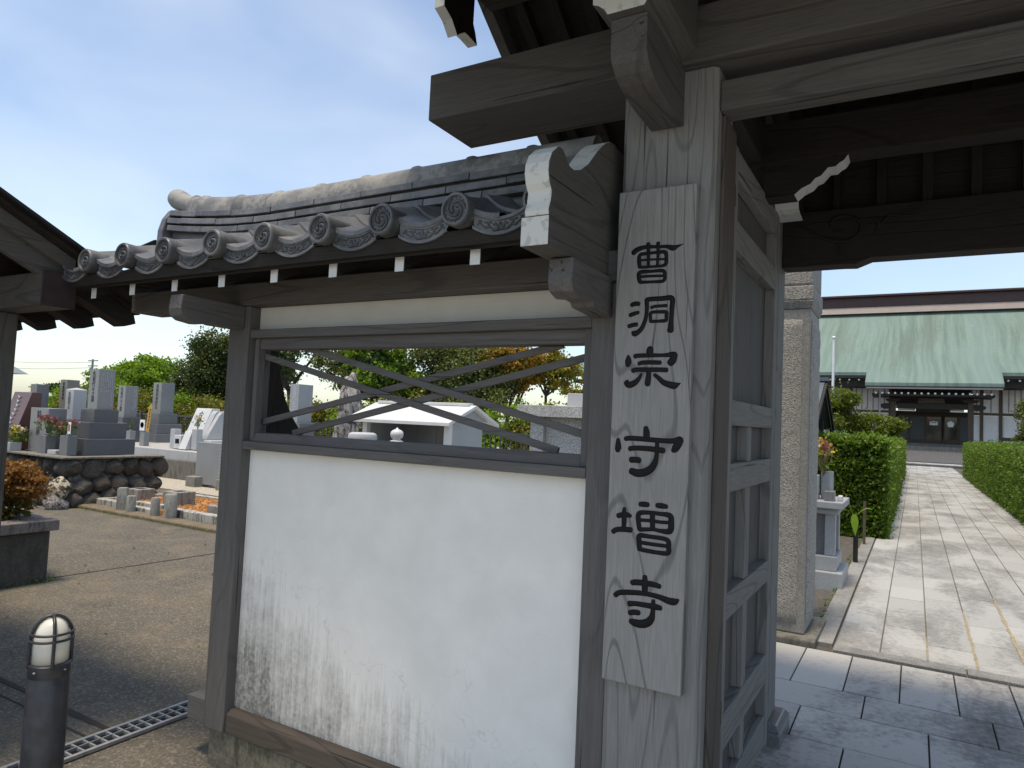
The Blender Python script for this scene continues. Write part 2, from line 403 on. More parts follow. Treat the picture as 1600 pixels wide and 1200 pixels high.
M['glass'] = NT('dark_window_glass', .08, .6).col((.012, .013, .015)).m
M['screen'] = plain('grey_insect_screen', (.055, .058, .060), .6, .1, 5)
M['metal'] = plain('dark_blue_painted_steel', (.020, .023, .031), .42, .45, 16, .5)
M['lamp'] = NT('milky_lamp_glass', .25, .5).col((.62, .61, .55)).m
M['galv'] = plain('galvanised_steel', (.27, .27, .265), .55, .25, 20, metal=.25)
M['pit'] = NT('drain_pit', .9, .1).col((.02, .02, .02)).m
M['brass'] = plain('mossy_bronze', (.085, .080, .035), .6, .4, 40, metal=.3)
M['shedroof'] = plain('blue_grey_sheet_roof', (.085, .115, .135), .5, .2, 4)
M['polewhite'] = plain('white_flagpole', (.70, .72, .74), .4, .05, 4)
M['utility'] = plain('far_utility_pole', (.20, .21, .23), .8, .1, 2)
M['stupa'] = plain('yellow_grave_tablet', (.52, .30, .075), .7, .2, 8)
M['ink'] = NT('engraved_ink', .8, .2).col((.022, .022, .024)).m
M['palemark'] = NT('pale_engraving', .8, .2).col((.52, .53, .55)).m
M['photo'] = plain('white_card', (.86, .85, .85), .6, .1, 20)
M['asph2'] = plain('forecourt_asphalt', (.085, .088, .095), .9, .2, 6)
M['redcap'] = plain('dark_red_copper_cap', (.038, .025, .026), .6, .35, 9)
M['metalroof'] = plain('black_sheet_roof', (.014, .013, .013), .6, .2, 8)
M['g_slab'] = granite('matt_grey_slab', (.30, .315, .325), .12, rough=.5)
M['fence'] = plain('dark_metal_fence', (.055, .058, .056), .5, .15, 3)
M['soil2'] = plain('packed_earth', (.150, .120, .080), .95, .3, 9, bump=.4)
M['housewall'] = plain('far_house_wall', (.20, .21, .23), .8, .08, 1)
M['houseroof'] = plain('far_house_roof', (.16, .19, .20), .6, .1, 1)
M['bark'] = plain('bark', (.055, .045, .036), .9, .4, 12, bump=.5)
M['paper'] = plain('red_notice', (.40, .12, .12), .7, .1, 20)
M['bucket'] = plain('storage_brown', (.16, .085, .045), .7, .3, 12)

def leafm(name, stops, trans=.35, rough=.5):
    t = NT(name, rough, .35); g = t.n('NewGeometry')
    c = t.ramp(g.outputs['Random Per Island'], stops)
    big = t.noise(g.outputs['Position'], 1.7, 3)
    c = t.mix(t.math('MULTIPLY', t.ramp(big, [(.38, 0.), (.62, 1.)]), .45), c, stops[0][1])
    t.col(c)
    tr = t.n('BsdfTranslucent', {'Color': t.mix(1., c, (1.2, 1.25, .6), 'MULTIPLY')})
    mxs = t.n('MixShader', {0: trans, 1: t.b.outputs[0], 2: tr.outputs[0]})
    t.t.links.new(mxs.outputs[0], t.out.inputs['Surface']); return t.m
L = {}
L['hedge'] = leafm('hedge_leaf', [(.0, (.060, .115, .018)), (.4, (.120, .215, .032)), (1., (.230, .330, .060))], .45)
L['bright'] = leafm('bright_leaf', [(.0, (0.078, 0.156, 0.016)), (.5, (0.169, 0.312, 0.026)), (1., (0.312, 0.429, 0.052))], .45)
L['dark'] = leafm('evergreen_leaf', [(.0, (0.015, 0.033, 0.011)), (.6, (0.045, 0.087, 0.021)), (1., (0.128, 0.158, 0.045))], .2, .38)
L['olive'] = leafm('olive_leaf', [(.0, (0.045, 0.063, 0.018)), (.5, (0.128, 0.158, 0.038)), (1., (0.300, 0.307, 0.105))], .3)
L['shrub'] = leafm('shrub_leaf', [(.0, (0.063, 0.098, 0.017)), (.55, (0.182, 0.210, 0.031)), (.85, (0.322, 0.266, 0.049)), (1., (0.350, 0.154, 0.056))], .35)
L['maple'] = leafm('turning_maple_leaf', [(.0, (.170, .150, .020)), (.4, (.330, .240, .040)), (.75, (.440, .210, .045)), (1., (.48, .15, .05))], .5)
L['maple2'] = leafm('greenish_maple_leaf', [(.0, (.120, .160, .025)), (.6, (.280, .260, .050)), (1., (.450, .210, .06))], .5)
L['nandina'] = leafm('nandina_leaf', [(.0, (.160, .065, .020)), (.5, (.300, .125, .035)), (1., (.36, .22, .08))], .4)
L['nandina2'] = leafm('nandina_lower_leaf', [(.0, (.050, .050, .012)), (.5, (.120, .110, .030)), (1., (.22, .09, .04))], .4)
L['garden'] = leafm('garden_maple_leaf', [(.0, (.055, .095, .012)), (.5, (.140, .190, .025)), (1., (.250, .260, .050))], .45)
L['stem'] = leafm('flower_stem_leaf', [(.0, (.050, .090, .020)), (.6, (.110, .190, .040)), (1., (.22, .25, .10))], .35)
L['pink'] = leafm('pink_petal', [(.0, (.20, .030, .070)), (.5, (.35, .10, .16)), (1., (.50, .26, .28))], .3)
L['cream'] = leafm('cream_petal', [(.0, (.50, .42, .20)), (.5, (.62, .50, .42)), (1., (.70, .60, .55))], .3)
L['yellow'] = leafm('yellow_petal', [(.0, (.55, .36, .01)), (1., (.75, .58, .04))], .3)
L['red'] = leafm('dark_red_petal', [(.0, (.12, .01, .02)), (1., (.32, .05, .09))], .3)
L['straw'] = leafm('straw_stem', [(.0, (.20, .17, .06)), (1., (.38, .30, .13))], .3)

# ------------------------------------------------------------------ foliage
def leaf_mesh(name, pts, size, mat, parent, nrm=None, asp=.45, up=.0, kind=None):
    n = len(pts); pts = np.asarray(pts, float)
    d = rng.normal(size=(n, 3)); d[:, 2] += up
    if nrm is not None: d = d*.75 + nrm
    d /= np.linalg.norm(d, axis=1)[:, None]                     # leaf direction
    a = rng.normal(size=(n, 3)); s = np.cross(d, a); s /= np.linalg.norm(s, axis=1)[:, None] + 1e-9
    w = np.cross(d, s)
    sz = size*rng.uniform(.6, 1.35, n)[:, None]
    v = np.stack([pts - d*sz*.5, pts + s*sz*asp + w*sz*.10, pts + d*sz*.5, pts - s*sz*asp + w*sz*.10], 1).reshape(-1, 3)
    lo, hi = v.min(0), v.max(0); org = np.array([(lo[0]+hi[0])/2, (lo[1]+hi[1])/2, lo[2]])
    me = bpy.data.meshes.new(name); me.vertices.add(4*n); me.vertices.foreach_set('co', (v-org).ravel())
    me.loops.add(4*n); me.loops.foreach_set('vertex_index', np.arange(4*n, dtype=np.int32))
    me.polygons.add(n); me.polygons.foreach_set('loop_start', np.arange(0, 4*n, 4, dtype=np.int32))
    me.update(); me.validate(); me.materials.append(mat)
    o = bpy.data.objects.new(name, me); link(o, parent, org)
    if kind: o['kind'] = kind
    return o
def crown_pts(blobs, n, k=14, sig=.26):
    out = []; wts = np.array([b[3]*b[4]*b[5] for b in blobs])**(2/3); wts /= wts.sum()
    for b, wq in zip(blobs, wts):
        c = np.array(b[:3]); r = np.array(b[3:6]); m = max(8, int(n*wq))
        dirs = rng.normal(size=(k, 3)); dirs /= np.linalg.norm(dirs, axis=1)[:, None]
        cl = c + dirs*r*rng.uniform(.45, 1.0, k)[:, None]
        sg = rng.uniform(.6, 1.2, k)
        i = rng.integers(0, k, m)
        p = cl[i] + rng.normal(size=(m, 3))*r*sig*sg[i][:, None]*np.array([1, 1, .72])
        out.append(p)
    return np.concatenate(out)
def limb(mb, p, q, r0, r1, bend=.15, n=6):
    p, q = Vector(p), Vector(q); L_ = (q-p).length
    off = Vector((rnd.uniform(-1, 1), rnd.uniform(-1, 1), rnd.uniform(-.3, .5)))*L_*bend
    pts = [p.lerp(q, t) + off*math.sin(math.pi*t) for t in (0, .25, .5, .75, 1)]
    mb.tube(pts, [r0+(r1-r0)*t for t in (0, .25, .5, .75, 1)], n)
def tree(name, label, base, blobs, n, size, mat, r=.09, group=None, k=14, sig=.26, asp=.45, cat='tree', fork=.45, mat2=None):
    t = thing(name, label, cat, base, group)
    mb = MB(); b = Vector(base); cen = Vector(np.mean([x[:3] for x in blobs], 0)); top = b.lerp(cen, fork)
    limb(mb, b - Vector((0, 0, .15)), top, r, r*.75, .08, 8)
    for x in blobs:
        c = Vector(x[:3]); limb(mb, top, c, r*.6, r*.22, .18)
        for _ in range(5):
            e = c + Vector((rnd.uniform(-1, 1)*x[3], rnd.uniform(-1, 1)*x[4], rnd.uniform(-.4, 1)*x[5]))*.8
            limb(mb, c.lerp(top, rnd.uniform(.1, .5)), e, r*.25, r*.07, .2, 5)
    mb.build('trunk', M['bark'], t, smooth='all', fixn=False)
    leaf_mesh('crown', crown_pts(blobs, n, k, sig), size, mat, t, asp=asp)
    if mat2: leaf_mesh('crown', crown_pts(blobs, n//3, k, sig), size, mat2, t, asp=asp)
    return t
def hedge(name, label, x0, x1, y0, y1, z0, z1, n, size, mat, group=None):
    t = thing(name, label, 'hedge', ((x0+x1)/2, (y0+y1)/2, z0), group)
    pad = .09
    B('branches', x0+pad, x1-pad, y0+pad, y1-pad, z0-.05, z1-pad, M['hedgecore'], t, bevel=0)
    lx, ly, lz = x1-x0, y1-y0, z1-z0
    areas = np.array([lx*ly, lx*lz*6, lx*lz, ly*lz, ly*lz]); cnt = (n*areas/areas.sum()).astype(int); P = []; Nn = []
    for i, m in enumerate(cnt):
        u, v, d = rng.random(m), rng.random(m), rng.normal(.015, .03, m)
        if i == 0: v = v**2.2
        elif i > 2: u = u**2.2
        lump = .03*np.sin(u*lx*7+3*i)*np.sin(v*9*lz+i) if i else .02*np.sin(u*lx*6)*np.sin(v*ly*5)
        d = d - np.abs(lump)
        if i == 0: p = np.stack([x0+u*lx, y0+v*ly, z1-d], 1); q = (0, 0, 1)
        elif i == 1: p = np.stack([x0+u*lx, y0+d, z0+v*lz], 1); q = (0, -1, .35)
        elif i == 2: p = np.stack([x0+u*lx, y1-d, z0+v*lz], 1); q = (0, 1, .35)
        elif i == 3: p = np.stack([x0+d, y0+u*ly, z0+v*lz], 1); q = (-1, 0, .35)
        else: p = np.stack([x1-d, y0+u*ly, z0+v*lz], 1); q = (1, 0, .35)
        f_ = np.sin(p[:, 0]*5.1+1.3*i)*np.sin(p[:, 1]*4.3+.7)+.8*np.sin(p[:, 2]*7.7+p[:, 1]*2.9)+rng.normal(0, .45, m)
        keep = f_ < 1.05
        p = p[keep]; m = len(p)
        sh_ = rng.random(m) < .02; p[sh_] += np.array(q)*rng.uniform(.03, .13, sh_.sum())[:, None]
        P.append(p); Nn.append(np.tile(q, (m, 1)))
    leaf_mesh('foliage', np.concatenate(P), size, mat, t, nrm=np.concatenate(Nn), asp=.30)
    return t
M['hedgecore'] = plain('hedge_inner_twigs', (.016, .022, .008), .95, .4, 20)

# ------------------------------------------------------------------ ground, terraces, paving
G = -.28
def struct(name, o): o['kind'] = 'structure'; return o
mbq = MB(); mbq.grid(lambda u, v: (-1500+3000*u, -1500+3000*v, G), 2, 2)
ground = struct('ground', mbq.build('ground', M['ground'], None, fixn=False))
W[ground] = Vector(ground.location)
def seam(x0, y0, x1, y1, w=.018, z=G+.004):
    d = Vector((x1-x0, y1-y0, 0)); nrm_ = Vector((-d.y, d.x, 0)).normalized()*w/2; mb = MB(); k = 14
    pl, pr_ = [], []
    for i in range(k+1):
        p = Vector((x0, y0, z)) + d*i/k; wv = rnd.uniform(.5, 1.3)
        mb.v += [tuple(p+nrm_*wv), tuple(p-nrm_*rnd.uniform(.5, 1.3))]
    for i in range(k): mb.face([2*i, 2*i+1, 2*i+3, 2*i+2])
    return mb.build('expansion_joint', M['seam'], ground, fixn=False)
seam(-7.72, 3.75, -7.58, 6.4, .03); seam(-7.6, 4.05, -3.5, 4.62, .0001)
seam(-9.5, 2.43, -3.87, 2.38, .045)
seam(-9.5, 2.30, -3.87, 2.26, .012)
tg = struct('temple_grounds', B('temple_grounds', -3.05, 70, 2.58, 140, -.6, -.020, M['soil'], None, 0))
gf = struct('gate_floor', B('gate_floor', -1.6, 3.0, 1.55, 5.62, -.6, -.012, M['seam'], None, 0))
def slab(parent, x0, x1, y0, y1, z, mat, proto={}, name='paving_slab'):
    g_ = .004; key = (round(x1-x0, 3), round(y1-y0, 3), mat.name)
    if key not in proto:
        o = B(name, x0+g_, x1-g_, y0+g_, y1-g_, z-.03, z, mat, parent, bevel=.004); proto[key] = o; return o
    return dup(proto[key], ((x0+x1)/2, (y0+y1)/2, z-.03+rnd.uniform(-.0015, .0015)), parent)
def row(y0, y1, w, off, x0=-1.5, x1=2.9):
    x = x0 - off
    while x < x1 - .02:
        a, b = max(x, x0), min(x+w, x1)
        if b-a > .05: slab(gf, a, b, y0, y1, 0, M['gatepave'])
        x += w
row(4.80, 5.60, .302, .072); row(4.41, 4.80, .63, .0); row(3.95, 4.41, .63, .31); row(3.50, 3.95, .63, .05)
row(3.0, 3.5, .63, .36); row(2.5, 3.0, .63, .1); row(2.0, 2.5, .63, .4); row(1.6, 2.0, .63, 0)
ap = struct('bounce_approach', B('bounce_approach', -1.6, 3.0, -14, 1.54, -.5, G+.02, M['path'], None, 0))  # out-of-view paving, added to bounce sunlight up onto wall and sign
apn = struct('bounce_apron', B('bounce_apron', -3.0, 9, -14, 2.30, -.5, G+.012, M['apron'], None, 0))  # unseen concrete, added as a reflector to brighten the shaded plaster
B('step_stone', -1.6, 3.0, 1.20, 1.545, -.5, -.13, M['kerb'], ap, .01)
path = struct('path', B('path', -.505, 1.93, 5.62, 48, -.5, -.012, M['joint'], None, 0))
x = -.50
while x < 1.9: slab(path, x, x+.82 if x+.82 < 1.9 else 1.92, 5.625, 5.785, .012, M['kerb'], name='threshold_stone'); x += .82
XJ = [-.50 + .2985*i for i in range(9)]
far = MB()
for i in range(8):
    y = 5.79 - (.0, .3, .12, .42, .22, .5, .05, .33)[i]
    while y < 47.9:
        a, b = max(y, 5.79), min(y+.6, 47.9)
        if b-a > .06:
            if b < 21: slab(path, XJ[i], XJ[i+1], a, b, 0, M['path'])
            else: far.box(XJ[i]+.004, XJ[i+1]-.004, a+.004, b-.004, -.03, rnd.uniform(-.001, .001))
        y += .6
far.build('far_paving', M['path'], path, kind='stuff')
def strip(x, y0, y1, w):
    mb = MB(); k = 26
    for i in range(k+1):
        y = y0+(y1-y0)*i/k; f = math.sin(math.pi*min(1, (i+.5)/k*1.0))**.35
        mb.v += [(x-w*f*rnd.uniform(.35, 1), y, .0045), (x+w*f*rnd.uniform(.35, 1), y, .0045)]
    for i in range(k): mb.face([2*i, 2*i+1, 2*i+3, 2*i+2])
    mb.build('sand_streak', M['sandjoint'], path, fixn=False)
strip(XJ[3], 5.8, 7.7, .016); strip(XJ[4], 5.8, 8.6, .020); strip(XJ[2], 5.8, 6.5, .008)
kb = struct('kerb', MB().box(-.665, -.51, 5.80, 12.4, -.3, -.02).build('kerb', M['seam'], None))
y = 5.8
while y < 12.3: slab(kb, -.665, -.51, y, min(y+.9, 12.4), .006, M['kerb'], name='kerb_stone'); y += .9

# ------------------------------------------------------------------ main gate
gate = thing('temple_gate', 'large dark weathered timber temple gate with open panelled door', 'gate', (.7, 2.5, 0))
XM = .7
def ch_post(name, x0, x1, y0, y1, z0, z1, mat, par, c=.018):
    return MB().prism([(x0+c, y0), (x1-c, y0), (x1, y0+c), (x1, y1-c), (x1-c, y1), (x0+c, y1), (x0, y1-c), (x0, y0+c)], 'z', z0, z1).build(name, mat, par, .003)
for s in (0, 1):
    a, b = (-.962, -.612) if s == 0 else (2*XM+.612, 2*XM+.962)
    ch_post('post', a, b, 2.40, 2.65, .0, 2.834, M['wood_z'], gate)
    B('base_stone', a-.06, b+.06, 2.36, 2.70, -.3, -.001 if 0 else .06, M['g_mid'], gate, .012)
B('crossbeam', -1.846, 2*XM+1.846, 2.35, 2.69, 2.836, 3.04, M['beam_x'], gate, .006)
B('lintel', -.611, 2*XM+.611, 2.43, 2.54, 2.68, 2.79, M['beam_x'], gate, .006)
# bracket arms on the front of the posts
def arm(xc):
    pr = [(2.399, 2.632), (2.315, 2.634), (2.22, 2.636), (2.133, 2.643), (2.08, 2.655), (2.037, 2.672), (2.005, 2.695), (1.990, 2.716), (1.987, 2.835), (2.399, 2.835)]
    o = MB().prism(pr, 'x', xc-.06, xc+.06).build('bracket_arm', M['beam_y'], gate, .003)
    mb = MB(); f = [(xc-.060, 2.836), (xc+.060, 2.836), (xc+.072, 2.855), (xc+.092, 2.872), (xc+.112, 2.88), (xc+.112, 3.06), (xc-.112, 3.06), (xc-.112, 2.88), (xc-.092, 2.872), (xc-.072, 2.855)]
    b = MB().prism(f, 'y', 1.955, 2.349, 1); b.m[0] = 0; b.m[1] = 1
    b.build('bearing_block', [M['white'], M['beam_y']], gate, .002)
    B('bearing_stack', xc-.08, xc+.08, 1.92, 2.12, 3.061, 3.36, M['dark_z'], gate)
arm(-.79); arm(2*XM+.79)
# rear posts, stones, rainbow beam
def rear_post(x0, x1, mirror):
    B('rear_post', x0, x1, 3.78, 3.98, .10, 2.98, M['wood_z'], gate, .008)
    c = .03; X0, X1 = x0-.06, x1+.065
    MB().box(X0, X1, 3.735, 4.045, -.02, .07).build('base_stone', M['g_mid'], gate, .01)
    MB().box(X0, X1, 3.735, 4.045, .0701, .10, t=.86).build('base_stone', M['g_mid'], gate, .006)
rear_post(-.815, -.622, 0); rear_post(2*XM+.622, 2*XM+.815, 1)
kx0, kx1 = -.621, 2*XM+.621
pro = [(kx0, 2.425), (-.33, 2.425), (-.27, 2.422), (-.235, 2.436), (-.20, 2.450), (2*XM+.20, 2.450), (2*XM+.235, 2.436), (2*XM+.27, 2.422), (kx1, 2.425), (kx1, 2.712), (kx0, 2.712)]
ko = MB().prism(pro, 'y', 3.86, 3.99).build('rainbow_beam', M['dark_x'], gate, .004)
def scroll(pts, r, par, y):
    def cr(P, t):      # Catmull-Rom
        n = len(P)-1; i = min(int(t*n), n-1); u = t*n-i
        p0, p1, p2, p3 = P[max(i-1, 0)], P[i], P[i+1], P[min(i+2, n)]
        return [.5*((2*b)+(-a+c)*u+(2*a-5*b+4*c-d)*u*u+(-a+3*b-3*c+d)*u**3) for a, b, c, d in zip(p0, p1, p2, p3)]
    q = [cr(pts, i/40) for i in range(41)]
    return MB().tube([(a, y, b) for a, b in q], [r*math.sin(math.pi*(.08+.88*i/40))**.5 for i in range(41)], 6).build('carved_scroll', M['lacquer'] if 0 else M['dark_x'], par, smooth='all')
for s in (0, 1):
    f = (lambda P: [(2*XM-a, b) for a, b in P]) if s else (lambda P: P)
    scroll(f([(-.32, 2.6), (-.36, 2.592), (-.386, 2.626), (-.372, 2.663), (-.327, 2.671), (-.27, 2.652), (-.245, 2.612), (-.258, 2.569), (-.302, 2.542), (-.359, 2.544), (-.417, 2.562), (-.458, 2.582), (-.488, 2.611), (-.512, 2.633), (-.549, 2.636)]), .011, ko, 3.858)
    scroll(f([(-.186, 2.568), (-.171, 2.604), (-.176, 2.636), (-.215, 2.649)]), .008, ko, 3.858)
    scroll(f([(-.186, 2.568), (-.16, 2.61), (-.139, 2.638), (-.117, 2.657), (-.085, 2.647), (-.043, 2.646), (.0, 2.64)]), .007, ko, 3.858)
    scroll(f([(-.36, 2.535), (-.345, 2.51), (-.352, 2.485), (-.335, 2.47), (-.32, 2.49)]), .006, ko, 3.858)
# tie beam under the rear slope with carved white-edged bracket
B('tie_beam', -.80, 2*XM+.80, 3.30, 3.42, 2.787, 2.98, M['dark_x'], gate, .006)
wv = [(-.486, 2.632), (-.457, 2.657), (-.419, 2.674), (-.399, 2.697), (-.377, 2.704), (-.348, 2.738), (-.318, 2.738), (-.303, 2.752), (-.284, 2.762), (-.268, 2.786)]
for s in (0, 1):
    f = (lambda P: [(2*XM-a, b) for a, b in P][::-1]) if s else (lambda P: P)
    body = [(-.62, 2.786), (-.62, 2.632)] + wv
    em = [0, 0] + [1]*(len(wv)-1) + [0]
    if s: body = f(body); em = [1]*(len(wv)-1) + [0, 0, 0]
    MB().prism(body, 'y', 3.305, 3.415, 0, em).build('carved_bracket', [M['dark_x'], M['white']], gate)
    xs = -.62 if s == 0 else 2*XM+.62
    sg = 1 if s == 0 else -1
    nose = [(3.60, 2.70), (3.62, 2.665), (3.66, 2.652), (3.775, 2.645), (3.775, 2.80), (3.60, 2.80)]
    MB().prism(nose, 'x', min(xs, xs+sg*.11), max(xs, xs+sg*.11), 0, [1, 1, 1, 0, 0, 1]).build('beam_nose', [M['dark_y'], M['white']], gate)
for xs in (-.80, 2*XM+.62): B('side_beam', xs, xs+.18, 2.651, 3.779, 2.80, 2.98, M['dark_y'], gate, .006)
# roof: curved profile, rafters, barge boards with pendant
def roof_z(y):          # underside of the roof boards
    t = abs(y-2.95)/1.8
    return 4.02 - .95*t*(1.32-.32*t)
RX0, RX1 = -2.02, 2*XM+2.02
ys = [1.15+3.6*i/24 for i in range(25)]
prof = [(y, roof_z(y)) for y in ys] + [(y, roof_z(y)+.16) for y in ys[::-1]]
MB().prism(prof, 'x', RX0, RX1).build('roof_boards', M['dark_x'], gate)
prof = [(y, roof_z(y)+.165) for y in ys] + [(y, roof_z(y)+.25) for y in ys[::-1]]
MB().prism(prof, 'x', RX0-.08, RX1+.08).build('tile_bed', M['tile'], gate)
MB().prism([(2.80, 4.2), (3.10, 4.2), (3.06, 4.62), (2.84, 4.62)], 'x', RX0-.05, RX1+.05).build('roof_ridge', M['tile'], gate)
rp_ = None
for k in range(28):
    xk = RX0+.12 + k*(RX1-RX0-.24)/27
    for side in (-1, 1):
        yy = [2.95+side*1.75*i/10 for i in range(11)]
        if side == -1 and k == 0 or side == 1 and k == 0:
            pr = [(y, roof_z(y)-.075) for y in yy] + [(y, roof_z(y)-.001) for y in yy[::-1]]
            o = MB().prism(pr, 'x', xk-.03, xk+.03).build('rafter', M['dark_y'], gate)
            if side == -1: rpa = o
            else: rpb = o
        else:
            src = rpa if side == -1 else rpb
            dup(src, W[src] + Vector((xk-(RX0+.12), 0, 0)), gate)
for xb in (RX0-.07, RX1+.01):
    yy = [1.10+3.7*i/24 for i in range(25)]
    pr = [(y, roof_z(y)-.13-.03*abs(y-2.95)) for y in yy] + [(y, roof_z(y)+.14) for y in yy[::-1]]
    MB().prism(pr, 'x', xb, xb+.06).build('barge_board', M['beam_y'], gate)
    c = 2.92
    g = [(c-.17, 3.86), (c-.17, 3.644), (c-.10, 3.611), (c-.045, 3.551), (c-.01, 3.58), (c+.023, 3.601), (c+.06, 3.60), (c+.143, 3.590), (c+.12, 3.65), (c+.097, 3.689), (c+.10, 3.86)]
    em = [1, 1, 1, 1, 1, 1, 1, 1, 1, 1, 0]
    xx = xb-.065 if xb < 0 else xb+.065
    MB().prism(g, 'x', xx, xx+.06, 0, em).build('gable_pendant', [M['dark_z'], M['white']], gate)
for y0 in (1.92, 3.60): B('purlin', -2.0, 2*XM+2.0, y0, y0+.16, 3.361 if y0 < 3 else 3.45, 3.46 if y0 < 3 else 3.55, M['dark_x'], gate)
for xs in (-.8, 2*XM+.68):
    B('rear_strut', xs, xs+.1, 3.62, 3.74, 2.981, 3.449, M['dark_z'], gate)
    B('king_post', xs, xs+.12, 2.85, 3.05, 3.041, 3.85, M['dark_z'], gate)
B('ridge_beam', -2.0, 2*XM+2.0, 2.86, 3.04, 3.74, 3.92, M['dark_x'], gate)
# studs above the rainbow beam
for k in range(14):
    xk = -.56 + .2*k
    B('stud', xk-.022, xk+.022, 3.90, 3.95, 2.713, 3.30, M['dark_z'], gate, 0)
B('infill_board', -.62, 2*XM+.62, 3.955, 3.97, 2.7125, 3.42, M['dark_x'], gate, 0)
# door leaf, opened inwards
def door(xf, sg):      # xf: face towards the passage
    y0, y1 = 2.665, 3.70; xa, xb = (xf-.062, xf) if sg > 0 else (xf, xf+.062)
    xi = .5*(xa+xb)
    xp = xa+.004 if sg > 0 else xb-.016
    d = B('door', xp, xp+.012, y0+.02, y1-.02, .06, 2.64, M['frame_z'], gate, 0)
    for a, b in ((y0, y0+.085), (y1-.085, y1)): B('stile', xa-.001, xb+.001, a, b, .03, 2.66, M['wood_z'], d, .004)
    for a, b in ((2.545, 2.655), (2.262, 2.375), (1.572, 1.672), (1.315, 1.424), (.830, .930), (.345, .480), (.05, .19)):
        B('rail', xa, xb, y0+.086, y1-.086, a, b, M['wood_y'], d, .004)
    for a, b in ((1.424, 1.572), (.930, 1.315), (.480, .830), (.19, .345)):
        B('mullion', xa+.004, xb-.004, 3.075, 3.155, a+.001, b-.001, M['wood_z'], d, .003)
    for z in (2.42, .50):
        mb = MB(); mb.box(xb-.001 if sg > 0 else xa-.006, xb+.006 if sg > 0 else xa+.001, y0-.012, y0+.03, z, z+.045)
        mb.tube([(xf+sg*.008, y0-.008, z-.02), (xf+sg*.008, y0-.008, z+.065)], .006, 8)
        mb.build('hinge', M['brass'], d, .003)
    return d
door(-.612, 1); door(2*XM+.612, -1)
for xs in (-.6115, 2*XM+.599): B('jamb_strip', xs, xs+.0125, 2.47, 2.648, .061, 2.679, M['redwood'], gate, .003)

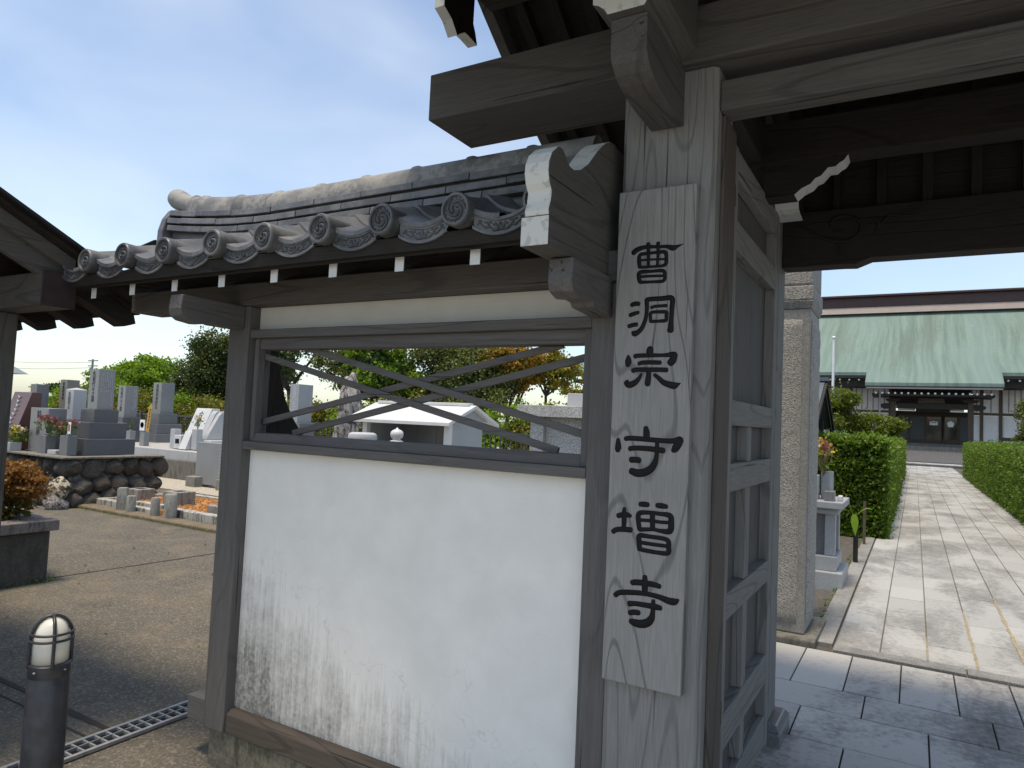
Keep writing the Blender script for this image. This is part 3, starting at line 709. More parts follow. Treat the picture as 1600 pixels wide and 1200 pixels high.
# ------------------------------------------------------------------ name board
CH = [[[[-891,2178,8.2],[-878,2188,8.2],[-859,2194,7.3],[-836,2196,6.2],[-798,2193,5.1],[-766,2191,6.0],[-744,2184,8.7],[-727,2189,4.7],[-708,2195,0.9]],[[-836,2208,6.2],[-834,2184,5.5],[-833,2152,4.9],[-832,2125,4.8]],[[-799,2207,6.4],[-798,2181,5.4],[-798,2150,4.8],[-799,2124,4.8]],[[-864,2124,6.5],[-867,2147,6.9],[-864,2169,6.2],[-835,2172,5.2],[-798,2173,5.1],[-772,2171,6.4],[-767,2150,6.0],[-769,2128,6.0],[-788,2123,4.5],[-833,2123,4.5],[-864,2124,4.9]],[[-864,2149,3.6],[-832,2149,3.6],[-800,2148,3.5],[-771,2146,3.5]],[[-862,2071,6.5],[-866,2088,6.8],[-862,2105,6.5],[-819,2106,4.8],[-778,2105,6.0],[-770,2088,5.7],[-776,2069,5.7],[-818,2068,4.5],[-861,2069,5.5]],[[-857,2089,4.2],[-819,2089,4.2],[-777,2087,4.1]]],
[[[-890,1988,6.9],[-876,1992,7.5],[-862,1991,6.8]],[[-895,1951,6.5],[-880,1956,6.8],[-863,1960,5.5]],[[-898,1911,6.9],[-883,1915,6.8],[-868,1917,6.8]],[[-834,2004,7.2],[-832,1969,6.4],[-836,1934,6.4],[-848,1904,7.2],[-862,1889,7.8],[-875,1884,9.4],[-882,1889,5.5]],[[-834,2004,7.2],[-816,2006,7.2],[-776,2006,7.6],[-742,2005,8.1],[-741,1968,7.5],[-742,1929,7.2],[-743,1903,9.0],[-744,1891,10.3]],[[-816,1975,5.1],[-805,1979,4.8],[-783,1980,4.8],[-761,1980,5.3]],[[-816,1926,5.7],[-818,1940,5.1],[-816,1957,5.1],[-790,1959,5.1],[-761,1957,5.7],[-760,1944,5.7],[-762,1928,5.7],[-789,1926,4.8],[-815,1926,5.4]]],
[[[-896,1804,4.3],[-895,1787,10.3],[-895,1772,9.1],[-894,1768,5.9]],[[-815,1830,9.6],[-816,1819,11.2],[-815,1806,9.6]],[[-871,1801,7.4],[-860,1804,7.0],[-812,1805,6.5],[-764,1805,5.7],[-730,1807,9.4],[-728,1799,10.3],[-733,1786,11.6],[-741,1777,10.9]],[[-855,1775,6.6],[-843,1779,6.6],[-811,1780,6.9],[-776,1779,6.5]],[[-877,1750,7.4],[-862,1754,7.0],[-814,1754,7.3],[-772,1754,7.2],[-752,1753,7.2]],[[-818,1751,6.9],[-818,1730,8.1],[-820,1711,9.2],[-820,1701,8.1]],[[-844,1739,3.9],[-853,1722,6.6],[-868,1707,9.0],[-888,1699,9.8],[-901,1706,6.7],[-894,1713,5.1]],[[-796,1736,5.7],[-782,1726,6.5],[-763,1710,8.3],[-741,1702,9.7],[-724,1699,10.4],[-713,1703,6.3],[-702,1707,1.1]]],
[[[-923,1504,5.5],[-922,1487,9.0],[-921,1466,10.2],[-918,1462,5.1]],[[-821,1549,7.6],[-818,1532,10.3],[-817,1515,9.9]],[[-895,1506,7.4],[-881,1509,7.8],[-841,1509,7.7],[-782,1507,7.5],[-725,1507,7.8],[-699,1514,9.6],[-701,1503,11.4],[-713,1482,11.1],[-721,1474,7.4]],[[-878,1471,7.8],[-863,1475,7.7],[-820,1476,8.0],[-772,1474,8.3],[-754,1472,8.2]],[[-778,1504,6.8],[-778,1476,6.4],[-779,1450,6.8],[-784,1428,9.0],[-798,1406,10.9],[-821,1392,11.8],[-848,1388,11.9],[-870,1394,10.0]],[[-872,1433,9.3],[-854,1434,9.2],[-840,1433,8.8]]],
[[[-890,1260,5.8],[-890,1239,8.1],[-889,1213,8.1],[-890,1191,6.6]],[[-913,1231,7.8],[-896,1237,8.1],[-878,1238,8.1],[-866,1235,5.8]],[[-930,1173,7.8],[-916,1182,7.8],[-890,1186,8.1],[-863,1187,8.4]],[[-833,1280,7.2],[-819,1281,8.3],[-803,1281,7.2]],[[-771,1282,7.5],[-754,1282,8.2],[-737,1281,6.6]],[[-831,1192,6.8],[-836,1219,7.6],[-835,1247,7.6],[-804,1254,6.4],[-757,1254,6.3],[-724,1251,8.3],[-719,1228,9.1],[-723,1199,9.1],[-755,1196,6.3],[-783,1198,5.6],[-831,1192,6.8]],[[-787,1254,7.9],[-785,1225,7.8],[-784,1199,7.8]],[[-832,1225,5.3],[-794,1227,5.2],[-756,1226,5.2],[-724,1228,5.1]],[[-828,1123,7.5],[-831,1149,7.9],[-830,1171,7.6],[-792,1172,6.4],[-744,1171,6.6],[-727,1164,7.3],[-725,1144,7.7],[-727,1124,7.3],[-761,1121,6.3],[-796,1122,6.4],[-826,1124,6.4]],[[-828,1148,5.7],[-781,1147,5.6],[-728,1147,5.5]]],
[[[-806,1033,7.5],[-805,1011,9.3],[-805,993,9.3],[-804,979,8.6]],[[-852,1005,8.3],[-834,1009,9.0],[-796,1011,8.6],[-769,1010,8.1],[-752,1007,7.3]],[[-912,952,8.1],[-898,963,8.0],[-862,970,8.0],[-804,975,7.4],[-756,972,7.7],[-719,964,10.0],[-698,965,9.9],[-686,973,3.6]],[[-860,931,8.7],[-839,935,7.5],[-803,936,7.8],[-764,936,8.8],[-746,935,7.3]],[[-773,956,5.9],[-773,935,6.6],[-774,913,7.4],[-778,894,10.3],[-793,877,12.2],[-818,869,11.9],[-841,870,10.5],[-853,873,7.5]],[[-857,900,7.6],[-842,905,8.3],[-823,906,7.8]]]]
sign = thing('name_board', 'tall grey wooden name board with six carved black characters on the gate post', 'sign', (-.81, 2.38, .65))
B('board', -.953, -.666, 2.366, 2.399, .654, 2.408, M['board'], sign, .004)
for ci, ch in enumerate(CH):
    mb = MB()
    for si, st in enumerate(ch):
        P = []
        for i in range(len(st)-1):          # resample smoothly
            p0, p1, p2, p3 = st[max(i-1, 0)], st[i], st[i+1], st[min(i+2, len(st)-1)]
            for k in range(5):
                u = k/5
                P.append([.5*((2*b)+(-a+c)*u+(2*a-5*b+4*c-d)*u*u+(-a+3*b-3*c+d)*u**3) for a, b, c, d in zip(p0, p1, p2, p3)])
        P.append(list(st[-1]))
        e0, e1 = P[0], P[-1]                 # rounded ends
        d0 = Vector((e0[0]-P[1][0], e0[1]-P[1][1])).normalized(); d1 = Vector((e1[0]-P[-2][0], e1[1]-P[-2][1])).normalized()
        P = [[e0[0]+d0.x*e0[2]*.75, e0[1]+d0.y*e0[2]*.75, e0[2]*.35], [e0[0]+d0.x*e0[2]*.45, e0[1]+d0.y*e0[2]*.45, e0[2]*.8]] + P + [[e1[0]+d1.x*e1[2]*.45, e1[1]+d1.y*e1[2]*.45, e1[2]*.8], [e1[0]+d1.x*e1[2]*.75, e1[1]+d1.y*e1[2]*.75, e1[2]*.35]]
        mb.tube([(p[0]/1000, 2.3655-.00012*si, p[1]/1000) for p in P], [max(.0012, p[2]/1000*1.2) for p in P], 10, flat=.30)
    mb.build('carved_character', M['lacquer'], sign, smooth='all', fixn=False)

# ------------------------------------------------------------------ plastered side wall with tiled roof
wall = thing('plaster_wall', 'white plastered side wall with tiled roof and crossed lattice opening', 'wall', (-2.0, 2.5, G))
B('post', -3.155, -3.0, 2.42, 2.575, -.085, 2.089, M['frame_z'], wall, .006)
B('post', -1.072, -.963, 2.425, 2.575, -.085, 2.089, M['frame_z'], wall, .006)
MB().box(-3.135, -.97, 2.445, 2.565, -.62, -.086).build('foundation', M['mossconc'], wall, .01)
MB().prism([(2.432, -.0855), (2.432, .008), (2.458, .030), (2.565, .030), (2.565, -.0855)], 'x', -2.999, -1.073).build('base_rail', M['rotwood'], wall, .006)
B('base_rail_end', -3.345, -3.156, 2.462, 2.56, -.103, .023, M['frame_x'], wall, .006)
mb = MB(); mb.grid(lambda u, v: (-2.9995+1.927*u, 2.480, .0305+1.3140*v), 1, 1)
mb.box(-2.9995, -1.0725, 2.481, 2.53, .0305, 1.3445); mb.f = mb.f[1:]; mb.m = mb.m[1:]
mb.build('plaster_panel', M['plaster'], wall, 0)
B('upper_panel', -2.9995, -1.0725, 2.49, 2.53, 1.966, 2.088, M['upper_plaster'], wall, 0)
B('sill', -2.9995, -1.0725, 2.425, 2.58, 1.346, 1.388, M['frame_x'], wall, .004)
MB().prism([(2.452, 1.3885), (2.468, 1.432), (2.56, 1.432), (2.56, 1.3885)], 'x', -2.955, -1.1105).build('lower_frame', M['frame_x'], wall, .003)
B('top_rail', -2.9995, -1.0725, 2.43, 2.57, 1.922, 1.965, M['frame_x'], wall, .004)
B('upper_frame', -2.955, -1.1105, 2.465, 2.56, 1.866, 1.9215, M['frame_x'], wall, .003)
B('side_frame', -2.9855, -2.9555, 2.455, 2.50, 1.3885, 1.9215, M['frame_z'], wall, .003)
B('side_frame', -1.110, -1.0735, 2.455, 2.55, 1.3885, 1.9215, M['frame_z'], wall, .003)
def bar(p, q, y, w=.030, t=.018):
    a, b = Vector((p[0], 0, p[1])), Vector((q[0], 0, q[1])); d = (b-a).normalized(); n_ = Vector((-d.z, 0, d.x))*w/2
    P = [a+n_, b+n_, b-n_, a-n_]
    MB().prism([(v.x, v.z) for v in P], 'y', y, y+t).build('lattice_bar', M['frame_x'], wall, .002)
bar((-2.700, 1.880), (-1.090, 1.504), 2.50); bar((-2.985, 1.838), (-1.230, 1.440), 2.50)
bar((-2.975, 1.488), (-1.235, 1.870), 2.5185); bar((-2.745, 1.440), (-1.090, 1.826), 2.5185)
# curved rear brace of the left post
MB().prism([(2.576, 1.95), (2.655, 1.893), (2.69, 1.734), (2.732, 1.611), (2.785, 1.523), (2.87, 1.42), (2.98, 1.2), (3.05, .8), (3.08, -.35), (2.95, -.35), (2.576, 1.1)], 'x', -3.12, -3.04).build('rear_brace', M['dark_z'], wall, .004)
B('eave_beam', -4.02, -.963, 2.40, 2.60, 2.09, 2.205, M['beam_x'], wall, .006)
B('eave_blocking', -4.0, -1.101, 2.45, 2.55, 2.206, 2.345, M['dark_x'], wall, 0)
MB().prism([(2.055, 2.087), (2.047, 2.02), (2.055, 1.985), (2.085, 1.967), (2.16, 1.958), (2.195, 1.962), (2.21, 1.975), (2.25, 1.966), (2.419, 1.966), (2.419, 2.087)], 'x', -3.125, -3.03).build('arm_bracket', M['frame_y'], wall, .006)
# right bracket below the carved board
MB().prism([(2.062, 2.104), (2.055, 2.02), (2.07, 1.99), (2.12, 1.975), (2.19, 1.985), (2.235, 1.982), (2.25, 1.966), (2.34, 1.962), (2.424, 1.955), (2.424, 2.104)], 'x', -1.075, -.985).build('arm_bracket', M['frame_y'], wall, .006)
MB().prism([(1.905, 2.108), (1.905, 2.202), (2.60, 2.202), (2.60, 2.108)], 'x', -1.10, -1.0, 0, [1, 0, 0, 0]).build('arm_beam', [M['beam_y'], M['white']], wall, .003)
lob = [(1.905, 2.2025), (1.901, 2.22), (1.913, 2.25), (1.918, 2.281), (1.900, 2.305), (1.889, 2.34), (1.892, 2.37), (1.910, 2.405), (1.949, 2.437), (1.972, 2.443), (1.992, 2.440), (2.008, 2.428), (2.023, 2.414), (2.045, 2.404), (2.075, 2.403), (2.124, 2.420), (2.188, 2.464), (2.253, 2.528), (2.295, 2.565), (2.336, 2.594), (2.375, 2.612), (2.411, 2.62), (2.60, 2.60), (2.60, 2.2025)]
em = [1]*(len(lob)-2) + [0, 0]
MB().prism(lob, 'x', -1.088, -1.0, 0, em).build('carved_gable_board', [M['beam_y'], M['white']], wall, .006, seg=2)
# rafters, fascia, roof boards (front and rear)
SL = .53
def rz(y): return 2.147 + SL*(abs(y-2.5)*-1 + .40)     # centre line of rafters
ra = None
for k in range(9):
    xk = -1.398 - .353*k
    if k == 0:
        a = [(2.10, rz(2.10)-.031), (2.10, rz(2.10)+.031), (2.5, rz(2.5)+.031), (2.9, rz(2.9)+.031), (2.9, rz(2.9)-.031), (2.5, rz(2.5)-.031)]
        ra = MB().prism(a, 'x', xk-.02, xk+.02).build('rafter', M['dark_y'], wall, 0)
        e = B('painted_end', xk-.0215, xk+.0215, 2.0965, 2.0995, rz(2.1)-.032, rz(2.1)+.032, M['cleanwhite'], ra, 0)
    else:
        c = dup(ra, W[ra]+Vector((-.353*k, 0, 0)), wall); e2 = e.copy(); C.objects.link(e2); e2.parent = c
for sg in (-1, 1):
    Y = lambda d: 2.5 + sg*d
    MB().prism([(Y(.0), rz(2.5)+.032), (Y(.43), rz(2.5+.43)+.032), (Y(.43), rz(2.5+.43)+.052), (Y(0), rz(2.5)+.055)], 'x', -4.0, -1.101).build('roof_board', M['dark_x'], wall)
    MB().prism([(Y(.405), 2.178), (Y(.452), 2.176), (Y(.456), 2.232), (Y(.405), 2.232)], 'x', -4.0, -1.101).build('fascia', M['redwood'] if 0 else M['dark_x'], wall)
# roof tiles: S-shaped pan tiles in courses, front pendants, round end discs
PX, TX0 = .338, -1.431
def sprof(u):     # u in [-.5,.5] from disc centre; crest at 0, sag between
    return .050 - .076*(1-(1-2*min(.5, abs(u)))**2) + .010*math.exp(-(u/.10)**2)
def tslope(d): return 2.302 + .34*(.45-d)      # d = distance from the ridge plane
def pan(sg, d0, d1, lift, xc, nm='pan_tile'):
    mb = MB(); n = 26
    def fn(i, j):
        u = -.5+i; d = d0+(d1-d0)*j
        return (xc+u*PX, 2.5+sg*d, tslope(d)-.012+sprof(u)*.9+lift*j)
    b0 = len(mb.v); mb.grid(lambda i, j: fn(i, j), n, 2)
    k = len(mb.v); mb.grid(lambda i, j: (lambda p: (p[0], p[1], p[2]-.018))(fn(i, j)), n, 2)
    for i in range(n):          # front lip
        a = i*3+2; c = (i+1)*3+2; mb.face([b0+a, b0+c, k+c, k+a])
    return mb.build(nm, M['tile'], wall, smooth=True)
courses = [(.12, .29, .016), (.25, .468, .014)]
for sg in (-1, 1):
    for d0, d1, lf in courses:
        p0 = None
        for k in range(8):
            xc = TX0 - PX*k
            if p0 is None: p0 = pan(sg, d0, d1, lf, xc)
            else: dup(p0, W[p0]+Vector((-PX*k, 0, rnd.uniform(-.002, .002))), wall)
def disc(xc, y=2.010, z=2.298, r=.0625):
    t = MB().lathe([(r*.97, .16), (r, .0), (r, -.006), (r*.93, -.012), (r*.80, -.012), (r*.77, -.002), (.0001, -.002)], (xc, y, z), 32, axis='y').build('round_end_tile', M['tile'], wall, smooth=True)
    mb = MB()
    for q in range(3):
        a0 = q*2*math.pi/3 + .4
        pts, rad = [], []
        for i in range(13):
            s = i/12; a = a0 + s*3.9; rr = .012 + s*.030
            pts.append((xc+rr*math.cos(a), y-.003, z-rr*math.sin(a))); rad.append(.0072*(1-s)**.6+.0016)
        mb.tube(pts, rad, 6)
    for q in range(16):
        a = q*2*math.pi/16; mb.lathe([(.0026, -.003), (.002, -.0055), (.0001, -.006)], (xc+.0425*math.cos(a), y, z+.0425*math.sin(a)), 6, axis='y')
    mb.build('swirl_emblem', M['emblem'], t, smooth='all')
    return t
def pendant(xc):          # hanging face between two discs: recessed panel with leaf relief
    mb = MB(); n = 22; x0, x1 = xc-PX+.056, xc-.056
    def zt(x):
        u = (x-(xc-PX/2))/((x1-x0)/2); return 2.262 + .034*u*u*(1 if abs(u) < 1 else 1)
    bot = lambda x: zt(x)-.064-.002*math.cos((x-x0)/(x1-x0)*math.pi)
    for j, (o, yv) in enumerate(((0, 2.052), (.0, 2.036), (.011, 2.036), (.013, 2.044), (-.013, 2.044), (-.011, 2.036), (.0, 2.036), (.0, 2.062))):
        for i in range(n+1):
            x = x0+(x1-x0)*i/n
            zz = zt(x)-o if j < 4 else bot(x)-o
            mb.v.append((x, yv, zz))
    for j in range(7):
        for i in range(n): a = j*(n+1)+i; mb.face([a, a+1, a+n+2, a+n+1])
    t = mb.build('pendant_tile', M['tile'], wall, smooth=True)
    mb = MB(); cx = (x0+x1)/2; zc = lambda x: .5*(zt(x)+bot(x))
    def sc(pts, r): mb.tube([(cx+a, 2.043, zc(cx+a)+b) for a, b in pts], [r*(1-.6*abs(i/(len(pts)-1)-.3)) for i in range(len(pts))], 6)
    for s in (-1, 1):
        sc([(s*.004, -.014), (s*.012, .0), (s*.022, .010), (s*.030, .004)], .006)
        sc([(s*.008, -.012), (s*.026, -.014), (s*.044, -.004), (s*.056, .010), (s*.068, .008)], .0050)
        sc([(s*.044, -.004), (s*.060, -.010), (s*.078, -.004), (s*.090, .008)], .0045)
        sc([(s*.036, .012), (s*.046, .013), (s*.052, .006)], .004)
        sc([(s*.078, .012), (s*.088, .0), (s*.096, -.010)], .004)
    sc([(-.002, .014), (.0, .0), (.002, -.012)], .007)
    mb.build('leaf_relief', M['emblem'], t, smooth='all')
    return t
d0 = disc(TX0); p0 = pendant(TX0); p1 = dup(p0, W[p0]+Vector((PX, 0, 0)), wall)
for ch in list(p0.children): c2 = ch.copy(); C.objects.link(c2); c2.parent = p1
for k in range(1, 8):
    for src in ((d0, p0) if k < 8 else (d0,)):
        c = dup(src, W[src]+Vector((-PX*k, 0, rnd.uniform(-.002, .002))), wall, rot=(rnd.uniform(-.02, .02), rnd.uniform(-.25, .25) if src is d0 else 0, 0))
        for ch in src.children: c2 = ch.copy(); C.objects.link(c2); c2.parent = c
c = dup(d0, W[d0]+Vector((PX, 0, 0)), wall)
for ch in d0.children: c2 = ch.copy(); C.objects.link(c2); c2.parent = c
# ridge: three noshi courses, round capping, upturned end
def rise(x): return .085*max(0, (-2.75-x)/1.0)**2
def course(z0, h, half, off, L_=.305, nm='ridge_course_tile'):
    x = -1.101
    first = True
    while x > -3.70:
        a = x - (off if first else L_); a = max(a, -3.715); first = False
        def zz(xx): return z0 + rise(xx)
        hf = half + rnd.uniform(-.003, .003); dz = rnd.uniform(-.002, .002)
        xs = [x-.002, (x+a)/2, a+.002]; mb = MB(); n = len(xs)
        prof = [(-hf, 0), (-hf+.004, h*.95), (-hf+.03, h), (hf-.03, h), (hf-.004, h*.95), (hf, 0)]
        for xx in xs:
            for (p, q) in prof: mb.v.append((xx, 2.5+p, zz(xx)+q+dz))
        m_ = len(prof)
        for i in range(n-1):
            for j in range(m_): mb.face([i*m_+j, i*m_+(j+1) % m_, (i+1)*m_+(j+1) % m_, (i+1)*m_+j])
        mb.face(list(range(m_))); mb.face(list(range((n-1)*m_, n*m_))[::-1])
        mb.build(nm, M['tile'], wall, .003)
        x = a
        if x <= -3.714: break
course(2.470, .034, .125, .16); course(2.516, .034, .115, .05); course(2.562, .034, .105, .24)
MB().box(-3.70, -1.101, 2.42, 2.58, 2.40, 2.60).build('ridge_core', M['tile'], wall)
def cap(x1, x0):
    mb = MB(); n, m_ = 14, 14
    def fn(i, j):
        x = x1+(x0-x1)*i; a = math.pi*(j*1.16-.08); r = .065*(1.0 + (.085 if i > .90 else 0))
        return (x, 2.5-r*math.cos(a), 2.606+rise(x)*1.05+r*1.45*math.sin(a))
    mb.grid(fn, n, m_)
    return mb.build('ridge_cap_tile', M['ridge'], wall, smooth=True)
x = -1.101
for k in range(9):
    x0 = max(x-.302, -3.60); cap(x, x0-.006); x = x0
    if x <= -3.599: break
mb = MB(); rr = [(-3.58, 2.690, .064), (-3.64, 2.705, .061), (-3.70, 2.725, .062), (-3.75, 2.748, .067), (-3.79, 2.766, .068), (-3.812, 2.778, .062), (-3.82, 2.782, .045)]
mb.tube([(a, 2.5, b+.006) for a, b, r in rr], [r*.88 for a, b, r in rr], 18)
mb.build('ridge_horn', M['ridge'], wall, smooth=True)
oni = [(2.36, 2.40), (2.365, 2.55), (2.385, 2.62), (2.42, 2.675), (2.47, 2.70), (2.53, 2.70), (2.58, 2.675), (2.615, 2.62), (2.635, 2.55), (2.64, 2.40)]
MB().prism(oni, 'x', -3.765, -3.716).build('ridge_end_tile', M['tile'], wall, .008)
MB().prism([(2.12, 2.245), (2.5, 2.43), (2.88, 2.245), (2.88, 2.27), (2.5, 2.55), (2.12, 2.29)], 'x', -4.01, -3.985).build('verge_board', M['dark_y'], wall)

# ------------------------------------------------------------------ small timber shelter at the left
sh = thing('timber_shelter', 'dark timber shelter roof corner with sawn rafter ends beside the tiled wall', 'shelter', (-5.9, 1.35, G))
for (px, py) in ((-4.85, 2.055), (-4.85, .62), (-7.2, 2.055), (-7.2, .62)):
    B('post', px-.095, px+.095, py-.09, py+.09, G, 2.074, M['beam_z'], sh, .01)
for y0 in (1.978, .55):
    B('beam', -7.6, -4.166, y0, y0+.172, 2.075, 2.262, M['beam_x'], sh, .006)
    B('beam_end_cap', -4.165, -4.15, y0-.003, y0+.175, 2.072, 2.265, M['redcap'] if 'redcap' in M else M['redwood'], sh, .003)
SR = .49
def sz(y): return 2.36 + SR*(2.07-y) if y > 1.35 else 2.36+SR*(.72) - SR*(1.35-y)
def sroof(nm, o0, o1, x0, x1, mat, ya=-.28, yb=2.58):
    return MB().prism([(ya, sz(ya)+o0), (1.35, sz(1.35)+o0), (yb, sz(yb)+o0), (yb, sz(yb)+o1), (1.35, sz(1.35)+o1), (ya, sz(ya)+o1)], 'x', x0, x1).build(nm, mat, sh, .003)
sroof('roof_boards', .0, .03, -7.75, -4.22, M['dark_x']); sroof('roof_sheet', .055, .075, -7.85, -4.03, M['metalroof'] if 'metalroof' in M else M['tile'], -.33, 2.63)
sroof('roof_sheet', .031, .0545, -7.80, -4.08, M['dark_y'], -.30, 2.605)
sroof('barge_board', -.16, -.03, -4.245, -4.20, M['beam_y'], -.2, 2.12); sroof('barge_board', -.05, .03, -4.199, -4.15, M['beam_y'], -.25, 2.14)
k0 = None
for k in range(8):
    xk = -4.30 - .46*k
    if k == 0:
        k0 = MB().prism([(1.36, sz(1.36)-.12), (2.50, sz(2.50)-.12), (2.57, sz(2.57)-.06), (2.55, sz(2.55)-.001), (1.36, sz(1.36)-.001)], 'x', xk-.06, xk+.06).build('rafter', M['dark_y'], sh, .004)
    else: dup(k0, W[k0]+Vector((-.46*k, 0, 0)), sh)

# ------------------------------------------------------------------ bollard light, drain grate
bl = thing('bollard_light', 'dark steel bollard light with caged milky lamp standing on the asphalt', 'bollard light', (-3.14, 1.64, G))
bx, by = -3.14, 1.64; R_ = .078
MB().lathe([(R_, G), (R_, .395), (R_*.97, .40), (R_*.97, .405), (R_, .41), (R_, .452), (R_*.9, .458)], (bx, by, 0), 36).build('column', M['metal'], bl, smooth=True)
prof = [(.066, .458), (.066, .535), (.064, .56), (.057, .59), (.045, .613), (.028, .630), (.001, .637)]
MB().lathe(prof, (bx, by, 0), 32).build('lamp', M['lamp'], bl, smooth='all')
for k in range(2):
    a = math.radians(-20+90*k); pts = []
    for i in range(25):
        t = i/24; ang = math.pi*t; h = .455 + (.1 if 0 else 0)
        r = .076*(1 if (t < .01 or t > .99) else 1)
        if i < 6: p = (-.076, .44+.11*i/6)
        elif i > 18: p = (.076, .44+.11*(24-i)/6)
        else:
            q = math.pi*(i-6)/12; p = (-.076*math.cos(q), .55+.097*math.sin(q))
        pts.append((bx+p[0]*math.cos(a), by+p[0]*math.sin(a), p[1]))
    MB().tube(pts, .0068, 8).build('cage_hoop', M['metal'], bl, smooth='all')
for z in (.553, .580):
    MB().tube([(bx+.079*math.cos(t*math.pi/16), by+.079*math.sin(t*math.pi/16), z) for t in range(33)], .0055, 8, cap=False).build('cage_ring', M['metal'], bl, smooth='all')
for a in (-1.2, .3): MB().lathe([(.006, 0), (.005, .004), (.0001, .005)], (bx+.078*math.cos(a), by+.078*math.sin(a), .43), 8).build('screw', M['galv'], bl)
dr = thing('drain_grate', 'galvanised steel drain grate let into the asphalt beside the wall', 'drain grate', (-3.78, 1.9, G))
DX0, DX1, DY0, DY1 = -3.865, -3.695, .2, 2.86
B('channel', DX0+.005, DX1-.005, DY0, DY1, G-.12+.125, G+.006, M['pit'], dr, 0)
for xx in (DX0, DX1-.022, -3.787): B('edge_bar', xx, xx+(.022 if xx != -3.787 else .006), DY0, DY1, G+.006, G+.026, M['galv'], dr, .002)
cb = None; y = DY0+.02
while y < DY1-.01:
    if cb is None: cb = B('cross_bar', DX0+.022, DX1-.022, y, y+.010, G+.0065, G+.023, M['galv'], dr, 0)
    else: dup(cb, ((DX0+DX1)/2, y+.005, G+.0065), dr)
    y += .062

# ------------------------------------------------------------------ stone pillar and offering stand by the path
pl = thing('stone_pillar', 'tall rough hammered granite pillar with smooth margins beside the path', 'pillar', (-.98, 6.02, 0))
px0, px1, py0, py1 = -1.27, -.705, 5.74, 6.30
B('footing', px0-.1, px1+.09, py0-.13, py1+.1, -.2, .045, M['concrete'], pl, .012)
B('shaft', px0, px1, py0, py1, .046, 2.52, M['ashgranite'] if 'ashgranite' in M else M['g_smooth'] if 'g_smooth' in M else M['bush'], pl, .012)
def rough_panel(x0, x1, y0, y1, z0, z1, axis):
    mb = MB(); n, m_ = 14, 60
    if axis == 'y': f = lambda u, v: (x0+(x1-x0)*u, y0-(.014+.006*rnd.random())*(0 if u in (0, 1) or v in (0, 1) else 1), z0+(z1-z0)*v)
    else: f = lambda u, v: (x1+(.014+.006*rnd.random())*(0 if u in (0, 1) or v in (0, 1) else 1), y0+(y1-y0)*u, z0+(z1-z0)*v)
    mb.grid(f, n, m_); mb.build('hammered_panel', M['bush'], pl, smooth='all', fixn=False)
rough_panel(px0+.05, px1-.055, py0-.002, 0, .12, 2.44, 'y'); rough_panel(0, px1+.002, py0+.05, py1-.05, .12, 2.44, 'x')
MB().box(px0+.0, px1-.0, py0+.0, py1-.0, 2.521, 2.585, t=1.08).build('neck_moulding', M['bush'], pl, .006)
B('cap_block', px0-.02, px1+.02, py0-.02, py1+.02, 2.586, 2.70, M['bush'], pl, .01)
B('upper_shaft', px0-.01, px1+.01, py0-.01, py1+.01, 2.701, 3.25, M['bush'], pl, .02)
MB().box(px0-.05, px1+.05, py0-.05, py1+.05, 3.251, 3.42, t=.6).build('cap_stone', M['bush'], pl, .01)

st = thing('offering_stand', 'small granite offering stand with vases and flowers beyond the rough pillar', 'stone stand', (-.93, 8.25, 0))
B('base', -1.24, -.62, 7.86, 8.62, -.1, .16, M['g_pale'], st, .008); B('base', -1.18, -.68, 7.93, 8.55, .161, .31, M['g_pale'], st, .008)
for (a, b) in ((7.98, 8.08), (8.40, 8.50)):
    for (c, d) in ((-1.14, -1.02), (-.80, -.70)): B('leg', c, d, a, b, .311, .74, M['g_pale'], st, .006)
B('core', -1.03, -.795, 8.02, 8.46, .312, .739, M['g_mid'], st, .004)
B('apron', -1.2, -.665, 7.90, 8.58, .741, .80, M['g_pale'], st, .02); B('table', -1.25, -.62, 7.85, 8.63, .801, .875, M['g_pale'], st, .01)
B('incense_box', -.81, -.71, 7.92, 8.06, .876, .975, M['g_mid'], st, .006); B('incense_cup', -.69, -.645, 8.02, 8.14, .876, .93, M['g_white'], st, .01)
B('vase_post', -.99, -.87, 8.0, 8.14, .876, 1.13, M['g_pale'], st, .008); B('vase_post', -.86, -.745, 8.10, 8.22, .876, 1.17, M['g_pale'], st, .008)
def bouquet(name, label, x, y, z, h, r, mats, n=60, group=None, straws=12, lean=(0, 0)):
    t = thing(name, label, 'flowers', (x, y, z), group)
    mb = MB()
    for i in range(straws):
        a, q = rnd.uniform(0, 6.28), rnd.uniform(.2, 1)
        limb(mb, (x, y, z-.03), (x+r*q*math.cos(a)+lean[0], y+r*q*math.sin(a)+lean[1], z+h*rnd.uniform(.6, 1.15)), .004, .002, .1, 4)
    mb.build('stems', L['straw'] if straws > 14 else L['stem'], t, fixn=False)
    P = np.stack([rng.normal(x+lean[0]*.5, r*.5, n), rng.normal(y+lean[1]*.5, r*.5, n), z+h*rng.uniform(.15, .8, n)], 1)
    leaf_mesh('leaves', P, .07, L['stem'], t, up=.6, asp=.25)
    for k, mt in enumerate(mats):
        for j in range(3):
            c = np.array([x+lean[0]+rnd.uniform(-.75, .75)*r, y+lean[1]+rnd.uniform(-.75, .75)*r, z+h*rnd.uniform(.55, .95)])
            leaf_mesh('blossom', c+rng.normal(size=(26, 3))*.024, .034, L[mt], t, asp=.5)
    return t
bouquet('flower_bunch', 'yellow and white flowers with dry stems on the granite offering stand', -.84, 8.10, 1.15, .34, .10, ['yellow', 'yellow', 'cream', 'pink'], 50, straws=22)
